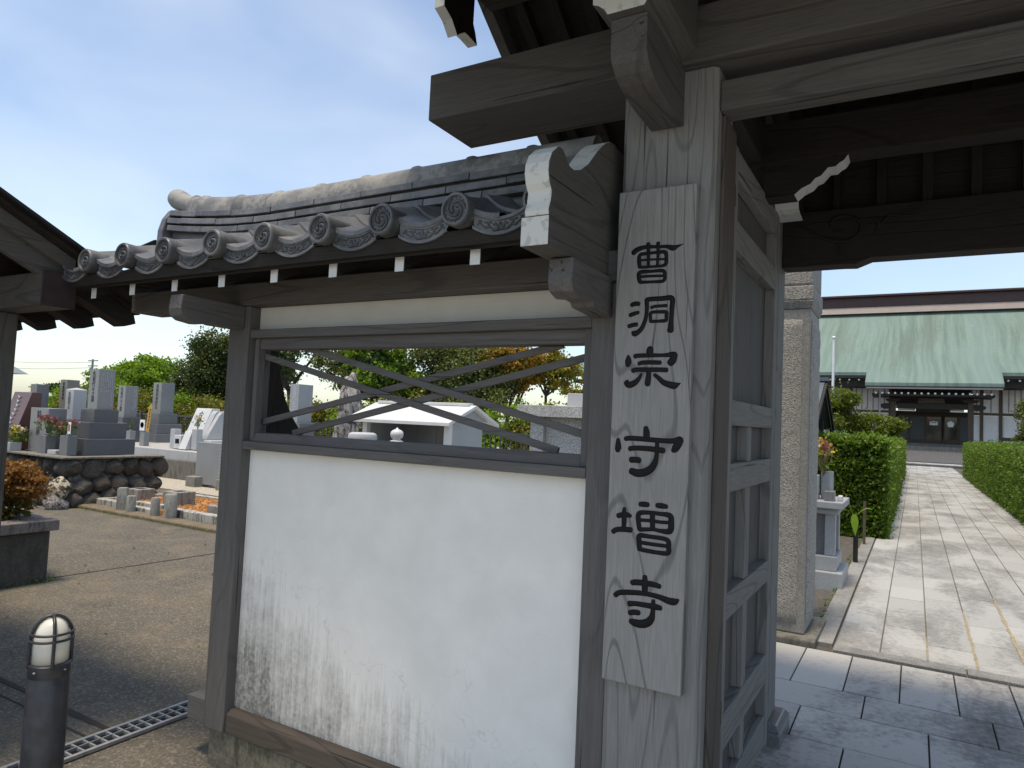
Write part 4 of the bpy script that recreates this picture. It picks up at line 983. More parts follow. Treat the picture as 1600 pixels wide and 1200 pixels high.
# garden sprout and stake in front of the clipped hedge
sp = thing('plant_stakes', 'black stake with a yellow green leaf by the kerb', 'plant stake', (-.62, 9.6, 0))
MB().tube([(-.62, 9.7, -.02), (-.62, 9.7, .52)], .028, 8).build('stake', M['t_dark'], sp)
def blade(x, y, z, dx, dy, dz, w, mat, par):
    mb = MB(); d = Vector((dx, dy, dz)); s = d.cross(Vector((0, 0, 1))).normalized()
    for i in range(7):
        t = i/6; p = Vector((x, y, z))+d*t - Vector((0, 0, .15*t*t)); ww = w*math.sin(math.pi*min(1, .08+t*.92))
        mb.v += [tuple(p-s*ww), tuple(p+Vector((0, 0, -.01))), tuple(p+s*ww)]
    for i in range(6):
        for j in range(2): a = i*3+j; mb.face([a, a+1, a+4, a+3])
    mb.build('leaf', mat, par, smooth='all', fixn=False)
blade(-.66, 9.65, .62, -.12, -.02, .42, .05, L['straw'], sp); blade(-.64, 9.65, .60, .02, -.03, -.12, .05, L['bright'], sp); blade(-.6, 9.7, .6, .16, 0, .22, .04, L['hedge'], sp)
sk = thing('garden_stake', 'thin rusty garden stake near the end of the hedge', 'stake', (-.62, 11.4, 0))
MB().tube([(-.62, 11.4, -.02), (-.62, 11.4, .62)], .022, 6).build('rod', M['t_beam'], sk)

hedge('clipped_hedge', 'clipped box hedge with dark end face left of the stone path', -1.95, -.40, 12.3, 37, -.02, 1.50, 110000, .06, L['hedge'])
hedge('clipped_hedge', 'clipped box hedge running along the right of the stone path', 1.86, 3.0, 9.0, 36.5, -.02, 1.50, 110000, .06, L['hedge'])

# ------------------------------------------------------------------ small roofed shrine behind the pillar
sr = thing('small_shrine', 'small roofed wooden board with blue grey sheet roof behind the pillar', 'shrine', (-2.1, 12.93, 0))
MB().prism([(11.55, 1.66), (12.93, 2.42), (14.29, 1.66), (14.29, 1.72), (12.93, 2.48), (11.55, 1.72)], 'x', -3.2, -1.34).build('roof', M['shedroof'], sr)
for o in (0, -.10): MB().prism([(11.5, 1.60+o), (12.93, 2.40+o), (14.34, 1.60+o), (14.34, 1.68+o), (12.93, 2.47+o), (11.5, 1.68+o)], 'x', -1.335-(.03 if o else 0), -1.30-(.03 if o else 0)).build('barge_board', M['t_dark'], sr)
B('ridge', -3.22, -1.28, 12.86, 13.0, 2.47, 2.53, M['shedroof'], sr)
for yy in (12.1, 13.7): B('post', -1.55, -1.43, yy-.06, yy+.06, 0, 1.85, M['t_dark'], sr)
for yy in (12.1, 13.7): B('post', -3.0, -2.88, yy-.06, yy+.06, 0, 1.85, M['t_dark'], sr)

# ------------------------------------------------------------------ temple hall
fo = struct('forecourt', MB().prism([(47.9, -.1), (47.9, .10), (50.5, .12), (50.5, .20), (55, .95), (80, .95), (80, -.1)], 'x', -40, 45).build('forecourt', M['forecourt'] if 'forecourt' in M else M['asph2'], None) if 'asph2' in M else B('forecourt', -40, 45, 52.0, 90, -.5, .45, M['concrete'], None, 0))
hs = struct('step', B('step', -3, 6, 48.0, 52.0, -.3, .14, M['path'], None, .01))
tm = thing('temple_hall', 'broad temple hall with green copper roof and white panelled walls', 'temple', (.9, 58, .45))
ZF = 1.30
B('platform', -22, 24, 57.2, 72, .45, ZF, M['concrete'], tm, .02)
B('step', -2.0, 4.0, 54.6, 57.15, .45, 1.12, M['concrete'], tm, .02)
# roof: main slope lofted between ridge and eaves
def rprof(t, ye, ze, yr=64.5, zr=12.4):      # t 0 eave .. 1 ridge, slightly concave
    return (ye+(yr-ye)*t, ze+(zr-ze)*(t*.82+.18*t*t))
def roof_strip(x0, x1, t0, nm='roof'):
    P = [rprof(t0+(1-t0)*i/14, 53.6, 5.33) for i in range(15)]
    prof = P + [(a, b-.22) for a, b in P[::-1]]
    return MB().prism(prof, 'x', x0, x1).build(nm, M['copper'], tm, smooth=True)
roof_strip(-26, -3.02, .1376); roof_strip(4.86, 30, .1376); roof_strip(-3.02, 4.86, 0, 'porch_roof')
prof = [(64.5, 12.2)] + [rprof(i/10, 74, 6.0, 64.5, 12.4) for i in range(10, -1, -1)] + [(74, 5.8)]
MB().prism(prof, 'x', -26, 30).build('rear_roof', M['copper'], tm)
B('ridge', -24, 28, 63.6, 65.4, 12.25, 13.05, M['ridgebrown'], tm, .03); B('ridge_cap', -24.2, 28.2, 63.3, 65.7, 13.051, 13.22, M['ridgebrown'], tm, .03)
MB().prism([(63.0, 11.62), (63.6, 12.24), (63.75, 12.24), (63.75, 11.6)], 'x', -24, 28).build('ridge_skirt', M['ridgegrey'], tm)
def eave(x0, x1, ye, ze):
    B('eave_board', x0, x1, ye-.02, ye+.3, ze-.42, ze-.225, M['t_dark'], tm, .01)
eave(-26, -3.03, 55.12, 6.14); eave(4.87, 30, 55.12, 6.14)
B('eave_board', -3.05, 4.89, 53.58, 53.8, 5.02, 5.10, M['t_dark'], tm, .01); B('gutter', -2.95, 4.79, 53.45, 53.57, 4.90, 5.00, M['g_mid'], tm, .02)
wh = None
def dot(x, y, z):
    global wh
    if wh is None: wh = MB().lathe([(.001, -.075), (.055, -.05), (.075, 0), (.055, .05), (.001, .075)], (x, y, z), 10).build('rafter_end', M['cleanwhite'], tm, smooth='all')
    else: dup(wh, (x, y, z-.075), tm)
for i in range(18): dot(-2.35 + 6.55*i/17, 53.62, 4.62)
for i in range(11): dot(5.2 + .62*i, 55.2, 5.62)
for i in range(12): dot(-3.5 - .62*i, 55.2, 5.62)
B('rafter_band', -2.6, 4.4, 53.75, 56.8, 4.45, 4.60, M['t_dark'], tm)
for x0, x1 in ((-26, -3.1), (4.95, 30)): B('rafter_band', x0, x1, 55.4, 58.2, 5.2, 5.5, M['t_dark'], tm)
# wall panels and posts
YW = 58.0
for i, (a, b) in enumerate(((-22, -12), (-12, -6.6), (-6.6, -4.2), (-4.2, -1.6), (3.45, 3.88), (4.06, 4.95), (5.17, 7.2), (7.4, 9.6), (9.8, 14), (14, 23))):
    B('upper_panel', a, b, YW, YW+.1, 3.62, 5.19, M['t_grey'] if 0 else M['t_white'], tm, 0)
    B('lower_panel', a, b, YW, YW+.1, ZF, 3.40, M['t_white'], tm, 0)
    nb = max(2, int((b-a)/.33))
    for j in range(1, nb):
        if nb < 14: B('batten', a+(b-a)*j/nb-.02, a+(b-a)*j/nb+.02, YW-.02, YW-.001, 3.63, 5.18, M['t_beam'], tm, 0)
for xx in (-12, -6.6, -4.2, -1.6, 3.97, 5.06, 7.3, 9.7, 14): B('post', xx-.10, xx+.10, YW-.08, YW+.15, ZF, 5.195, M['t_beam'], tm, .01)
B('waist_rail', -22, -1.5, YW-.06, YW-.001+.1, 3.41, 3.61, M['t_beam'], tm); B('waist_rail', 3.36, 23, YW-.06, YW+.099, 3.41, 3.61, M['t_beam'], tm)
B('window', 5.25, 7.1, YW-.05, YW-.003, 1.95, 3.35, M['t_white'], tm, 0); B('window_sill', 5.17, 7.2, YW-.09, YW-.003, 1.72, 1.94, M['t_wood'], tm)
# porch
for xx in (-1.33, 3.16):
    B('porch_post', xx-.17, xx+.17, 54.8, 55.14, 1.12, 4.45, M['t_wood'], tm, .02)
    MB().box(xx-.25, xx+.25, 54.72, 55.22, 1.1, 1.30, t=.8).build('post_shoe', M['t_dark'], tm)
    MB().box(xx-.38, xx+.38, 54.65, 55.3, 4.12, 4.30, t=1.3).build('bearing_block', M['t_dark'], tm)
    sg = -1 if xx < 0 else 1
    pr = [(xx+sg*.17, 3.62), (xx+sg*.55, 3.60), (xx+sg*.78, 3.70), (xx+sg*.86, 3.83), (xx+sg*.74, 3.93), (xx+sg*.5, 3.98), (xx+sg*.17, 4.0)]
    MB().prism(pr, 'y', 54.82, 55.12).build('carved_nosing', M['t_dark'], tm, .02)
B('porch_beam', -1.15, 2.98, 54.85, 55.1, 3.65, 4.02, M['t_dark'], tm, .02)
MB().prism([(.1, 4.03), (1.75, 4.03), (1.65, 4.4), (.2, 4.4)], 'y', 54.88, 55.06).build('frog_leg_strut', M['t_wood'], tm, .03)
B('name_tablet', .02, 2.12, 57.55, 57.68, 3.50, 4.02, M['t_wood'], tm, .02)
B('entrance_panel', -1.5, 3.35, YW-.02, YW+.08, 3.98, 5.19, M['t_dark'], tm, 0)
B('transom_panel', -1.1, .0, YW-.04, YW+.05, 3.62, 3.97, M['t_white'], tm, 0); B('transom_panel', 2.14, 2.95, YW-.04, YW+.05, 3.62, 3.97, M['t_white'], tm, 0)
B('entrance_lintel', -1.5, 3.35, YW-.12, YW+.1, 3.30, 3.60, M['t_dark'], tm, .01)
B('entrance_sill', -1.5, 3.35, YW-.25, YW+.1, ZF-.02, 1.42, M['t_wood'], tm, .01)
B('entrance_back', -1.5, 3.35, YW+.6, YW+.7, ZF, 3.6, M['pit'], tm, 0)
for a, b, mt in ((-1.05, -.42, 'screen'), (-.36, .62, 'screen'), (.68, 1.62, 'glass'), (1.76, 2.60, 'glass'), (2.66, 3.25, 'screen')):
    d = B('sliding_door', a, b, YW-.02, YW+.02, 1.43, 3.29, M[mt], tm, 0)
    for (c, e) in ((a-.03, a+.06), (b-.06, b+.03)): B('stile', c, e, YW-.05, YW-.021, 1.43, 3.29, M['t_wood'], d, 0)
    B('rail', a+.06, b-.06, YW-.05, YW-.021, 1.43, 1.60, M['t_wood'], d, 0); B('rail', a+.06, b-.06, YW-.05, YW-.021, 3.20, 3.29, M['t_wood'], d, 0)
def crest(xc, zc, kind):
    mb = MB()
    if kind == 'plum':
        for q in range(5):
            a = math.pi/2 + q*2*math.pi/5; mb.lathe([(.105, 0), (.10, -.012), (.0001, -.013)], (xc+.125*math.cos(a), YW-.024, zc+.125*math.sin(a)), 14, axis='y')
        mb.lathe([(.07, 0), (.06, -.02), (.0001, -.022)], (xc, YW-.024, zc), 12, axis='y')
    else:
        for dx, w, h in ((-.17, .085, .18), (0, .10, .26), (.17, .085, .18)):
            mb.lathe([(w, 0), (w*.9, -.012), (.0001, -.013)], (xc+dx, YW-.024, zc-.02), 12, axis='y')
            for q in (-1, 0, 1): mb.lathe([(.035, 0), (.0001, -.012)], (xc+dx+q*.05, YW-.024, zc+h*.55+(.04 if q == 0 else 0)), 8, axis='y')
    mb.build('paper_crest', M['photo'], tm, kind='stuff')
crest(1.14, 2.72, 'paulownia'); crest(2.16, 2.72, 'plum')
B('notice', .72, .98, YW-.03, YW-.022, 3.0, 3.16, M['paper'], tm, 0)
B('offertory_box', 1.0, 2.1, YW+.25, YW+.5, ZF, 1.75, M['bucket'], tm, .01)
for xx in (-2.0, ): MB().tube([(-2.1, 53.6, 4.9), (-2.1, 53.7, 3.9), (-2.1, 53.75, .5)], .06, 8).build('downpipe', M['g_mid'], tm)
fp = thing('flagpole', 'slim white flagpole with a ball finial before the copper roof', 'flagpole', (-2.82, 30, 0))
MB().tube([(-2.82, 30, -.05), (-2.82, 30, 5.36)], [.06, .045], 10).build('pole', M['polewhite'], fp, smooth=True)
MB().lathe([(.001, -.07), (.05, -.05), (.07, 0), (.05, .05), (.001, .07)], (-2.82, 30, 5.42), 12).build('ball', M['polewhite'], fp, smooth='all')
tree('garden_maple', 'low spreading yellow green maple behind the left clipped hedge', (-1.6, 25, 0), [(-2.3, 25, 2.1, .7, .7, .75), (-1.5, 25.2, 1.95, .7, .6, .55), (-.75, 25, 1.85, .42, .5, .40), (-2.6, 25.4, 2.5, .5, .5, .45), (-1.9, 24.8, 2.75, .35, .4, .3)], 17100, 0.075, L['garden'], .07)
tree('garden_tree', 'sparse small leaved garden tree beside the right clipped hedge', (3.9, 30, 0), [(3.55, 30, 2.4, .45, .5, .7), (4.2, 30, 2.9, .7, .6, .8), (3.4, 30.1, 1.75, .35, .4, .3)], 9500, 0.068, L['olive'], .07)

# ------------------------------------------------------------------ cemetery terraces and retaining walls
ter = struct('cemetery_terrace', B('cemetery_terrace', -21, -12.78, 6.75, 8.33, -.5, .55, M['concrete'], None, 0))
tr2 = struct('upper_terrace', B('upper_terrace', -60, -3.3, 11.02, 26, -.5, .425, M['gravel'], None, 0))
rw = thing('boulder_retaining_wall', 'retaining wall of rounded dark boulders under the tall graves', 'stone wall', (-13.5, 6.7, G))
MB().prism([(-21, 6.56), (-12.66, 6.56), (-12.62, 8.42), (-12.95, 8.42), (-12.95, 6.85), (-21, 6.85)], 'z', .551, .585).build('coping', M['concrete'], rw, .008)
protos = []
for k in range(6):
    me = bpy.data.meshes.new('boulder'); bm = bmesh.new(); bmesh.ops.create_icosphere(bm, subdivisions=4, radius=1)
    r_ = random.Random(k+40); ph = [r_.uniform(0, 6.28) for _ in range(9)]
    pl_ = [(Vector((r_.gauss(0, 1), r_.gauss(0, 1), r_.gauss(0, 1))).normalized(), r_.uniform(.68, .92)) for _ in range(11)]
    for v in bm.verts:
        c = v.co.normalized(); d = 1.0
        for nn, h in pl_:                       # chipped planes
            q = c.dot(nn)
            if q > .05: d = min(d, h/q)
        d += .10*mnoise.noise(c*1.6+Vector((k*7.3, 0, 0))) + .05*mnoise.noise(c*4.2+Vector((0, k*5.1, 0))) + .025*mnoise.noise(c*9)
        v.co = c*d*1.12
    for f in bm.faces: f.smooth = True
    bm.to_mesh(me); bm.free(); protos.append(me)
def boulder(x, y, z, sx, sy, sz, rot, mat=None):
    me = protos[rnd.randrange(6)]
    if mat is not None: me = me.copy()
    o = bpy.data.objects.new('boulder', me)
    if not me.materials: me.materials.append(M['rock'])
    if mat is not None: me.materials[0] = mat
    link(o, rw, (x, y, z)); o.scale = (sx, sy, sz); o.rotation_euler = rot
for me in protos: me.materials.append(M['rock'])
for rowi, (z, h, out) in enumerate(((-.20, .15, -.10), (.05, .16, -.02), (.38, .17, .04))):
    x = -12.78 + (.15 if rowi == 1 else 0)
    while x > -15.6:               # south face
        w = rnd.uniform(.13, .24)
        lean = rnd.uniform(.1, .4)
        boulder(x-w, 6.72+out, z+rnd.uniform(-.03, .03), w*1.02, .16, h*.92*rnd.uniform(.9, 1.3), (rnd.uniform(-.3, .3), lean if rowi < 2 else 0, rnd.uniform(-.4, .4)),
                M['palerock'] if rowi == 1 and abs(x+12.93) < .02 else None)
        x -= 2*w*.93
    y = 6.62 + (.12 if rowi == 1 else 0)
    while y < 8.25:                # east face
        w = rnd.uniform(.14, .25)
        boulder(-12.76-out, y+w, z+rnd.uniform(-.03, .03), .16, w*1.02, h*.92*rnd.uniform(.9, 1.3), (rnd.uniform(-.5, .5), rnd.uniform(-.3, .3), rnd.uniform(-.4, .4)))
        y += 2*w*.93
boulder(-12.70, 6.56, .03, .17, .16, .20, (.1, .1, .5), M['palerock']); boulder(-12.62, 6.50, -.20, .20, .17, .14, (.0, .2, .3), M['standrock'])
cw = thing('concrete_retaining_wall', 'low stained concrete retaining wall behind the boulder platform', 'wall', (-16, 10.95, G))
B('wall', -40, -3.3, 10.9, 11.01, -.5, .215, M['concrete'], cw, .01)
kx = -17.9
while kx < -4: B('granite_kerb', kx, kx+1.2, 10.96, 11.14, .216, .445, M['g_light'], cw, .006); kx += 1.205
gs = struct('gravel_strip', B('gravel_strip', -24, -3.3, 9.5, 10.89, -.5, G+.03, M['pebble'], None, 0))
# grave plot with kerbs and orange gravel
pk = thing('grave_plot', 'low kerbed grave plot with orange gravel in front of the boulders', 'grave plot', (-10.8, 7.6, G))
B('earth_edge', -12.62, -6.5, 6.78, 7.08, -.5, G+.055, M['soil2'] if 'soil2' in M else M['sandjoint'], pk, .02)
B('gravel_bed', -12.45, -8.5, 7.22, 8.72, -.5, G+.10, M['orange'], pk, 0)
mb = MB()
for i in range(900):
    a, b = rnd.uniform(-12.4, -8.6), rnd.uniform(7.25, 8.7); s = rnd.uniform(.012, .026)
    mb.box(a-s, a+s, b-s, b+s, G+.099, G+.10+s*1.3, t=.6)
mb.build('gravel', M['orange'], pk, kind='stuff', fixn=False)
for a, b, y0, z in ((-12.60, -11.62, 7.09, .145), (-11.60, -10.86, 7.24, .17), (-11.5, -10.86, 7.07, .115), (-10.55, -8.9, 7.12, .17), (-8.89, -7.2, 7.12, .17)):
    B('kerb_stone', a, b, y0, y0+.15, -.4, G+z, M['kerbstone'], pk, .012)
B('kerb_stone', -12.60, -12.46, 7.245, 8.75, -.4, G+.145, M['kerbstone'], pk, .012); B('kerb_stone', -12.60, -7.2, 8.755, 8.87, -.4, G+.13, M['kerbstone'], pk, .012)
GP = 'grey stub posts along the grave plot'
def stub(x, y, r, h, lab, grp=None, n=16):
    t = thing('stone_stub', lab, 'stone post', (x, y, G), grp)
    MB().lathe([(r*1.04, G-.05), (r, G+.05), (r*.97, G+h-.02), (r*.85, G+h), (.001, G+h)], (x, y, 0), n).build('post', M['ashblock'], t, smooth=True)
stub(-11.56, 7.0, .105, .42, 'thick square grey stub post at the grave plot kerb', n=4)
stub(-11.28, 6.98, .075, .31, 'short pale round stub post between square post and kerb gap')
stub(-10.62, 6.98, .072, .34, 'slim round stub post right of the kerb gap'); stub(-10.25, 7.0, .10, .43, 'thickest round stub post at the grave plot')
for x, y, s, h, lab in ((-12.25, 7.75, .17, .30, 'concrete block nearest the boulders in the orange gravel'), (-11.2, 7.8, .19, .34, 'largest concrete block standing in the orange gravel'), (-9.75, 7.55, .15, .26, 'concrete block at the kerb by the tall grey slab')):
    t = thing('concrete_block', lab, 'concrete block', (x, y, G)); B('block', x-s, x+s, y-s, y+s, G+.05, G+h, M['ashblock'], t, .012)
    B('socket', x-s*.45, x+s*.45, y-s*.45, y+s*.45, G+h+.0005, G+h+.003, M['seam'], t, 0)

# ------------------------------------------------------------------ graves
def text_mesh(name, body, size, mat, parent, wloc, rot, ext=.002):
    cu = bpy.data.curves.new(name, 'FONT'); cu.body = body; cu.size = size; cu.align_x = 'CENTER'; cu.align_y = 'TOP'; cu.extrude = ext; cu.space_line = .92; cu.resolution_u = 2
    o = bpy.data.objects.new(name, cu); C.objects.link(o)
    bpy.context.view_layer.update()
    me = bpy.data.meshes.new_from_object(o.evaluated_get(bpy.context.evaluated_depsgraph_get()))
    bpy.data.objects.remove(o); me.materials.clear(); me.materials.append(mat)
    q = bpy.data.objects.new(name, me); link(q, parent, wloc); q.rotation_euler = rot; return q
FRONT = (math.pi/2, 0, 0)          # faces -Y
def marks(par, x, y0, y1, z0, z1, cols, mat, seed=1):      # columns of weathered small engraving on a +X face
    r_ = random.Random(seed); mb = MB(); w = (y1-y0)/cols
    for c in range(cols):
        z = z1
        while z > z0:
            h = w*.62
            if r_.random() < .86:
                yy = y0+(c+.5)*w
                mb.box(x, x+.0015, yy-w*.26, yy+w*.26, z-h, z-h*.80); mb.box(x, x+.0015, yy-w*.05, yy+w*.05, z-h*.78, z-h*.1)
                mb.box(x, x+.0015, yy-w*.22, yy+w*.22, z-h*.5, z-h*.36)
            z -= h*1.25
    mb.build('small_engraving', mat, par, kind='stuff', fixn=False)
def grave(label, xr, yf, z0, tiers, shaft, mt, ms, text=None, tsize=.1, tmat='ink', top='flat', group=None):
    """xr: x of the east face of the lowest tier, yf: y of its south face; tiers (wx, wy, h)"""
    wx, wy, _ = tiers[0]; cx, cy = xr-wx/2, yf+wy/2
    t = thing('gravestone', label, 'gravestone', (cx, cy, z0), group); z = z0
    for (a, b, h) in tiers: B('tier', cx-a/2, cx+a/2, cy-b/2, cy+b/2, z, z+h-.001, M[mt], t, .008); z += h
    a, b, h = shaft
    s = MB()
    s.box(cx-a/2, cx+a/2, cy-b/2, cy+b/2, z, z+h)
    if top == 'pyr':
        k = len(s.v); s.v.append((cx, cy, z+h+.04)); s.f.pop(1); s.m.pop(1)
        for i in range(4): s.face([4+i, 4+(i+1) % 4, k])
    so_ = s.build('shaft', M[ms], t, .006)
    if text: text_mesh('inscription', text, tsize, M[tmat], so_, (cx, cy-b/2-.001, z+h-.05), FRONT)
    return t, so_, (cx, cy, z, z+h)
g1, s1, q1 = grave('tallest gravestone with stepped dark granite base on the boulder wall', -13.0, 7.11, .586, [(.90, .93, .30), (.66, .70, .30), (.46, .46, .245)], (.32, .31, .76), 'g_dark', 'g_grey', '先\n祖\n代\n々\n之\n墓', .105)
marks(s1, q1[0]+.1605, q1[1]-.12, q1[1]+.12, q1[2]+.34, q1[3]-.06, 7, M['palemark'], 3); marks(s1, q1[0]+.1605, q1[1]+.09, q1[1]+.125, q1[2]+.05, q1[2]+.32, 1, M['palemark'], 4)
g4, s4, q4 = grave('broad pale family gravestone with large black characters', -14.02, 6.93, .586, [(.70, .40, .02)], (.64, .33, .80), 'g_mid', 'g_grey', '鈴\n木\n家', .17)
g3, s3, q3 = grave('plain brownish gravestone shaft behind the broad family stone', -15.75, 7.50, .586, [(.50, .45, .45), (.40, .36, .35)], (.26, .24, .50), 'g_brown', 'g_mid')
g5, s5, q5 = grave('weathered tan gravestone behind the pointed top gravestone', -15.48, 7.98, .551, [(.36, .33, .45), (.33, .30, .37)], (.28, .25, .64), 'g_brown', 'g_brown', '南\n無\n阿\n弥\n陀', .085)
g2, s2, q2 = grave('light gravestone with pointed top beside the tallest gravestone', -14.52, 7.60, .586, [(.50, .44, .33), (.40, .36, .28)], (.30, .26, .60), 'g_mid', 'g_light', '先\n祖\n代\n々', .10, top='pyr')
marks(s2, q2[0]+.1505, q2[1]-.10, q2[1]+.10, q2[2]+.05, q2[3]-.05, 5, M['palemark'], 9)
rg = thing('red_gravestone', 'red granite gravestone with slanted face and pale lettering', 'gravestone', (-15.4, 7.1, .586))
B('tier', -15.75, -14.98, 6.80, 7.45, .586, .98, M['g_red'], rg, .01)
MB().prism([(6.90, .985), (7.30, .985), (7.30, 1.70), (7.12, 1.70)], 'x', -15.70, -15.02).build('shaft', M['g_red'], rg, .008)
mb = MB()
for i in range(7):
    xx, zz = -15.36+rnd.uniform(-.04, .04), 1.62-.085*i; yy = 7.098-(1.68-zz)*.3077-.003
    mb.tube([(xx-.05, yy, zz), (xx, yy-.006, zz-.02), (xx+.05, yy-.004, zz-.012), (xx-.02, yy-.016, zz-.05)], .008, 5)
mb.build('lettering', M['palemark'], rg, kind='stuff', fixn=False)
def vase(x0, x1, y0, y1, z0, z1, mat, lab, grp=None):
    t = thing('stone_vase', lab, 'vase', ((x0+x1)/2, (y0+y1)/2, z0), grp)
    B('block', x0, x1, y0, y1, z0, z1, M[mat], t, .006)
    MB().lathe([(.035, 0), (.05, .02), (.045, .025), (.001, .025)], ((x0+x1)/2, (y0+y1)/2, z1), 14).build('cup', M['galv'], t, smooth=True)
vase(-13.99, -13.72, 6.79, 6.97, .586, .916, 'g_mid', 'left stone flower vase before the tallest gravestone'); vase(-13.33, -13.07, 6.83, 7.0, .586, .938, 'g_mid', 'right stone flower vase before the tallest gravestone')
t = thing('altar_slab', 'low granite altar slab between two flower vases', 'stone slab', (-13.5, 6.9, .586)); B('slab', -13.66, -13.38, 6.80, 7.0, .586, .66, M['g_light'], t, .006)
t = thing('framed_card', 'small upright white card with pink print by the vase', 'card', (-13.13, 6.92, .96)); B('card', -13.16, -13.06, 6.86, 6.868, .97, 1.18, M['photo'], t, .004); B('print', -13.14, -13.08, 6.8585, 6.8595, 1.02, 1.14, M['paper'], t, 0)
bouquet('flower_bunch', 'dark pink flower bunch in the left vase before the tallest gravestone', -13.88, 6.88, .94, .34, .17, ['pink', 'pink', 'red', 'pink'], 70)
bouquet('flower_bunch', 'pink flower bunch with wispy green by the card', -13.55, 6.95, .86, .36, .12, ['pink', 'red'], 110)
bouquet('flower_bunch', 'sparse greenery in the right vase beside the card', -13.2, 6.92, .96, .30, .10, ['pink'], 50)
bouquet('flower_bunch', 'cream and orange blossoms over fresh green leaves at the broad stone', -14.72, 6.74, .70, .36, .20, ['cream', 'cream', 'yellow'], 160)
vase(-14.88, -14.62, 6.62, 6.82, .586, .74, 'g_light', 'pale block vase holding the cream blossoms')
g6, s6, q6 = grave('slender grey gravestone with white engraved columns on dark tiers', -20.2, 12.0, .426, [(.85, .85, .34), (.58, .58, .39)], (.36, .40, .94), 'g_dark', 'g_grey', '先\n祖\n代\n々\n之\n墓', .13)
marks(s6, q6[0]+.1805, q6[1]+.05, q6[1]+.16, q6[2]+.25, q6[3]-.1, 2, M['palemark'], 5)
g7, s7, q7 = grave('tall grey gravestone before the dark fence beside the yellow tablet', -19.85, 12.9, .426, [(.95, .95, .26), (.82, .84, .30), (.62, .62, .32)], (.42, .44, .95), 'g_mid', 'g_grey', '南\n無\n阿\n弥\n陀\n仏', .14)
t = thing('grave_tablet', 'yellow painted wooden grave tablet leaning by the grey gravestone', 'tablet', (-19.7, 12.55, .9))
MB().prism([(-19.78, .72), (-19.60, .72), (-19.52, 1.50), (-19.58, 1.60), (-19.66, 1.50)], 'y', 12.5, 12.515).build('board', M['stupa'], t)
mb = MB()
for i in range(6): zz = 1.42-.1*i; xx = -19.59-.013*i; mb.tube([(xx-.03, 12.497, zz), (xx+.025, 12.497, zz+.01), (xx-.01, 12.497, zz-.05)], .007, 5)
mb.build('lettering', M['ink'], t, kind='stuff', fixn=False)
for i, (x, y, z, mt) in enumerate(((-19.25, 11.75, .80, 'g_grey'), (-18.35, 11.6, .82, 'g_grey'))): vase(x-.10, x+.10, y-.08, y+.08, .426, z, mt, ('stone vase with a dry twig by the slender gravestone', 'stone vase with a carved round crest panel')[i])
bouquet('dry_twigs', 'dry twigs in the vase by the slender gravestone', -19.25, 11.75, .84, .35, .06, [], 14)
t = thing('crest_panel', 'white square panel with a round crest on the stone vase', 'panel', (-18.35, 11.5, .84)); B('panel', -18.46, -18.24, 11.505, 11.515, .846, 1.14, M['photo'], t, .004)
MB().lathe([(.075, 0), (.078, -.003), (.06, -.003), (.058, 0)], (-18.35, 11.504, 1.0), 18, axis='y').build('crest', M['ink'], t)
g8 = thing('white_gravestone', 'white slanted modern gravestone with brush characters', 'gravestone', (-16.5, 12.1, .426))
B('tier', -17.35, -15.75, 11.75, 12.75, .426, .70, M['g_white'], g8, .01)
MB().prism([(11.86, .705), (12.45, .705), (12.45, 1.53), (12.20, 1.53)], 'x', -17.02, -16.38).build('shaft', M['g_white'], g8, .01)
MB().prism([(11.84, .705), (12.45, .705), (12.45, 1.47), (12.22, 1.47), (12.16, 1.40)], 'x', -16.374, -16.18).build('wing', M['g_light'], g8, .015)
MB().prism([(11.80, .705), (12.45, .705), (12.45, 1.44), (12.26, 1.44), (12.18, 1.36)], 'x', -16.174, -16.03).build('wing', M['g_light'], g8, .015)
ang = math.atan2(.825, .34)
text_mesh('inscription', '合\n掌', .22, M['ink'], g8, (-16.72, 12.165-.004, 1.44), (ang, 0, 0))
for a, b, h in ((-17.15, -16.95, .95), (-16.25, -16.05, .98)): B('vase', a, b, 11.55, 11.73, .446, h, M['g_light'], g8, .008)
B('incense_house', -16.90, -16.62, 11.50, 11.72, .446, .80, M['g_white'], g8, .008); B('incense_opening', -16.84, -16.68, 11.494, 11.499, .58, .70, M['pit'], g8, 0)
MB().prism([(11.42, .446), (11.72, .446), (11.72, .92), (11.60, .92)], 'x', -16.58, -16.30).build('offering_block', M['g_white'], g8, .008)
bouquet('flower_bunch', 'small pale leafy bunch before the white slanted gravestone', -16.15, 11.64, 1.0, .35, .13, ['cream'], 50)
sg_ = thing('stone_slab', 'wide plain grey stone slab on two feet behind the post', 'stone slab', (-13.8, 10.36, G))
B('slab', -14.27, -12.9, 10.30, 10.42, -.19, .76, M['g_slab'], sg_, .006)
for xx in (-14.35, -13.3): B('foot', xx, xx+.34, 10.12, 10.6, G+.02, -.02, M['ashblock'], sg_, .01)
marks(sg_, -14.30, 10.2, 10.2, 0, 0, 1, M['palemark']) if 0 else None
mb = MB()
for i in range(9): zz = .66-.075*i; mb.box(-13.46, -13.42, 10.297, 10.299, zz-.05, zz-.04); mb.box(-13.445, -13.435, 10.297, 10.299, zz-.04, zz); mb.box(-13.465, -13.415, 10.297, 10.299, zz-.022, zz-.012)
mb.build('small_engraving', M['palemark'], sg_, kind='stuff', fixn=False)
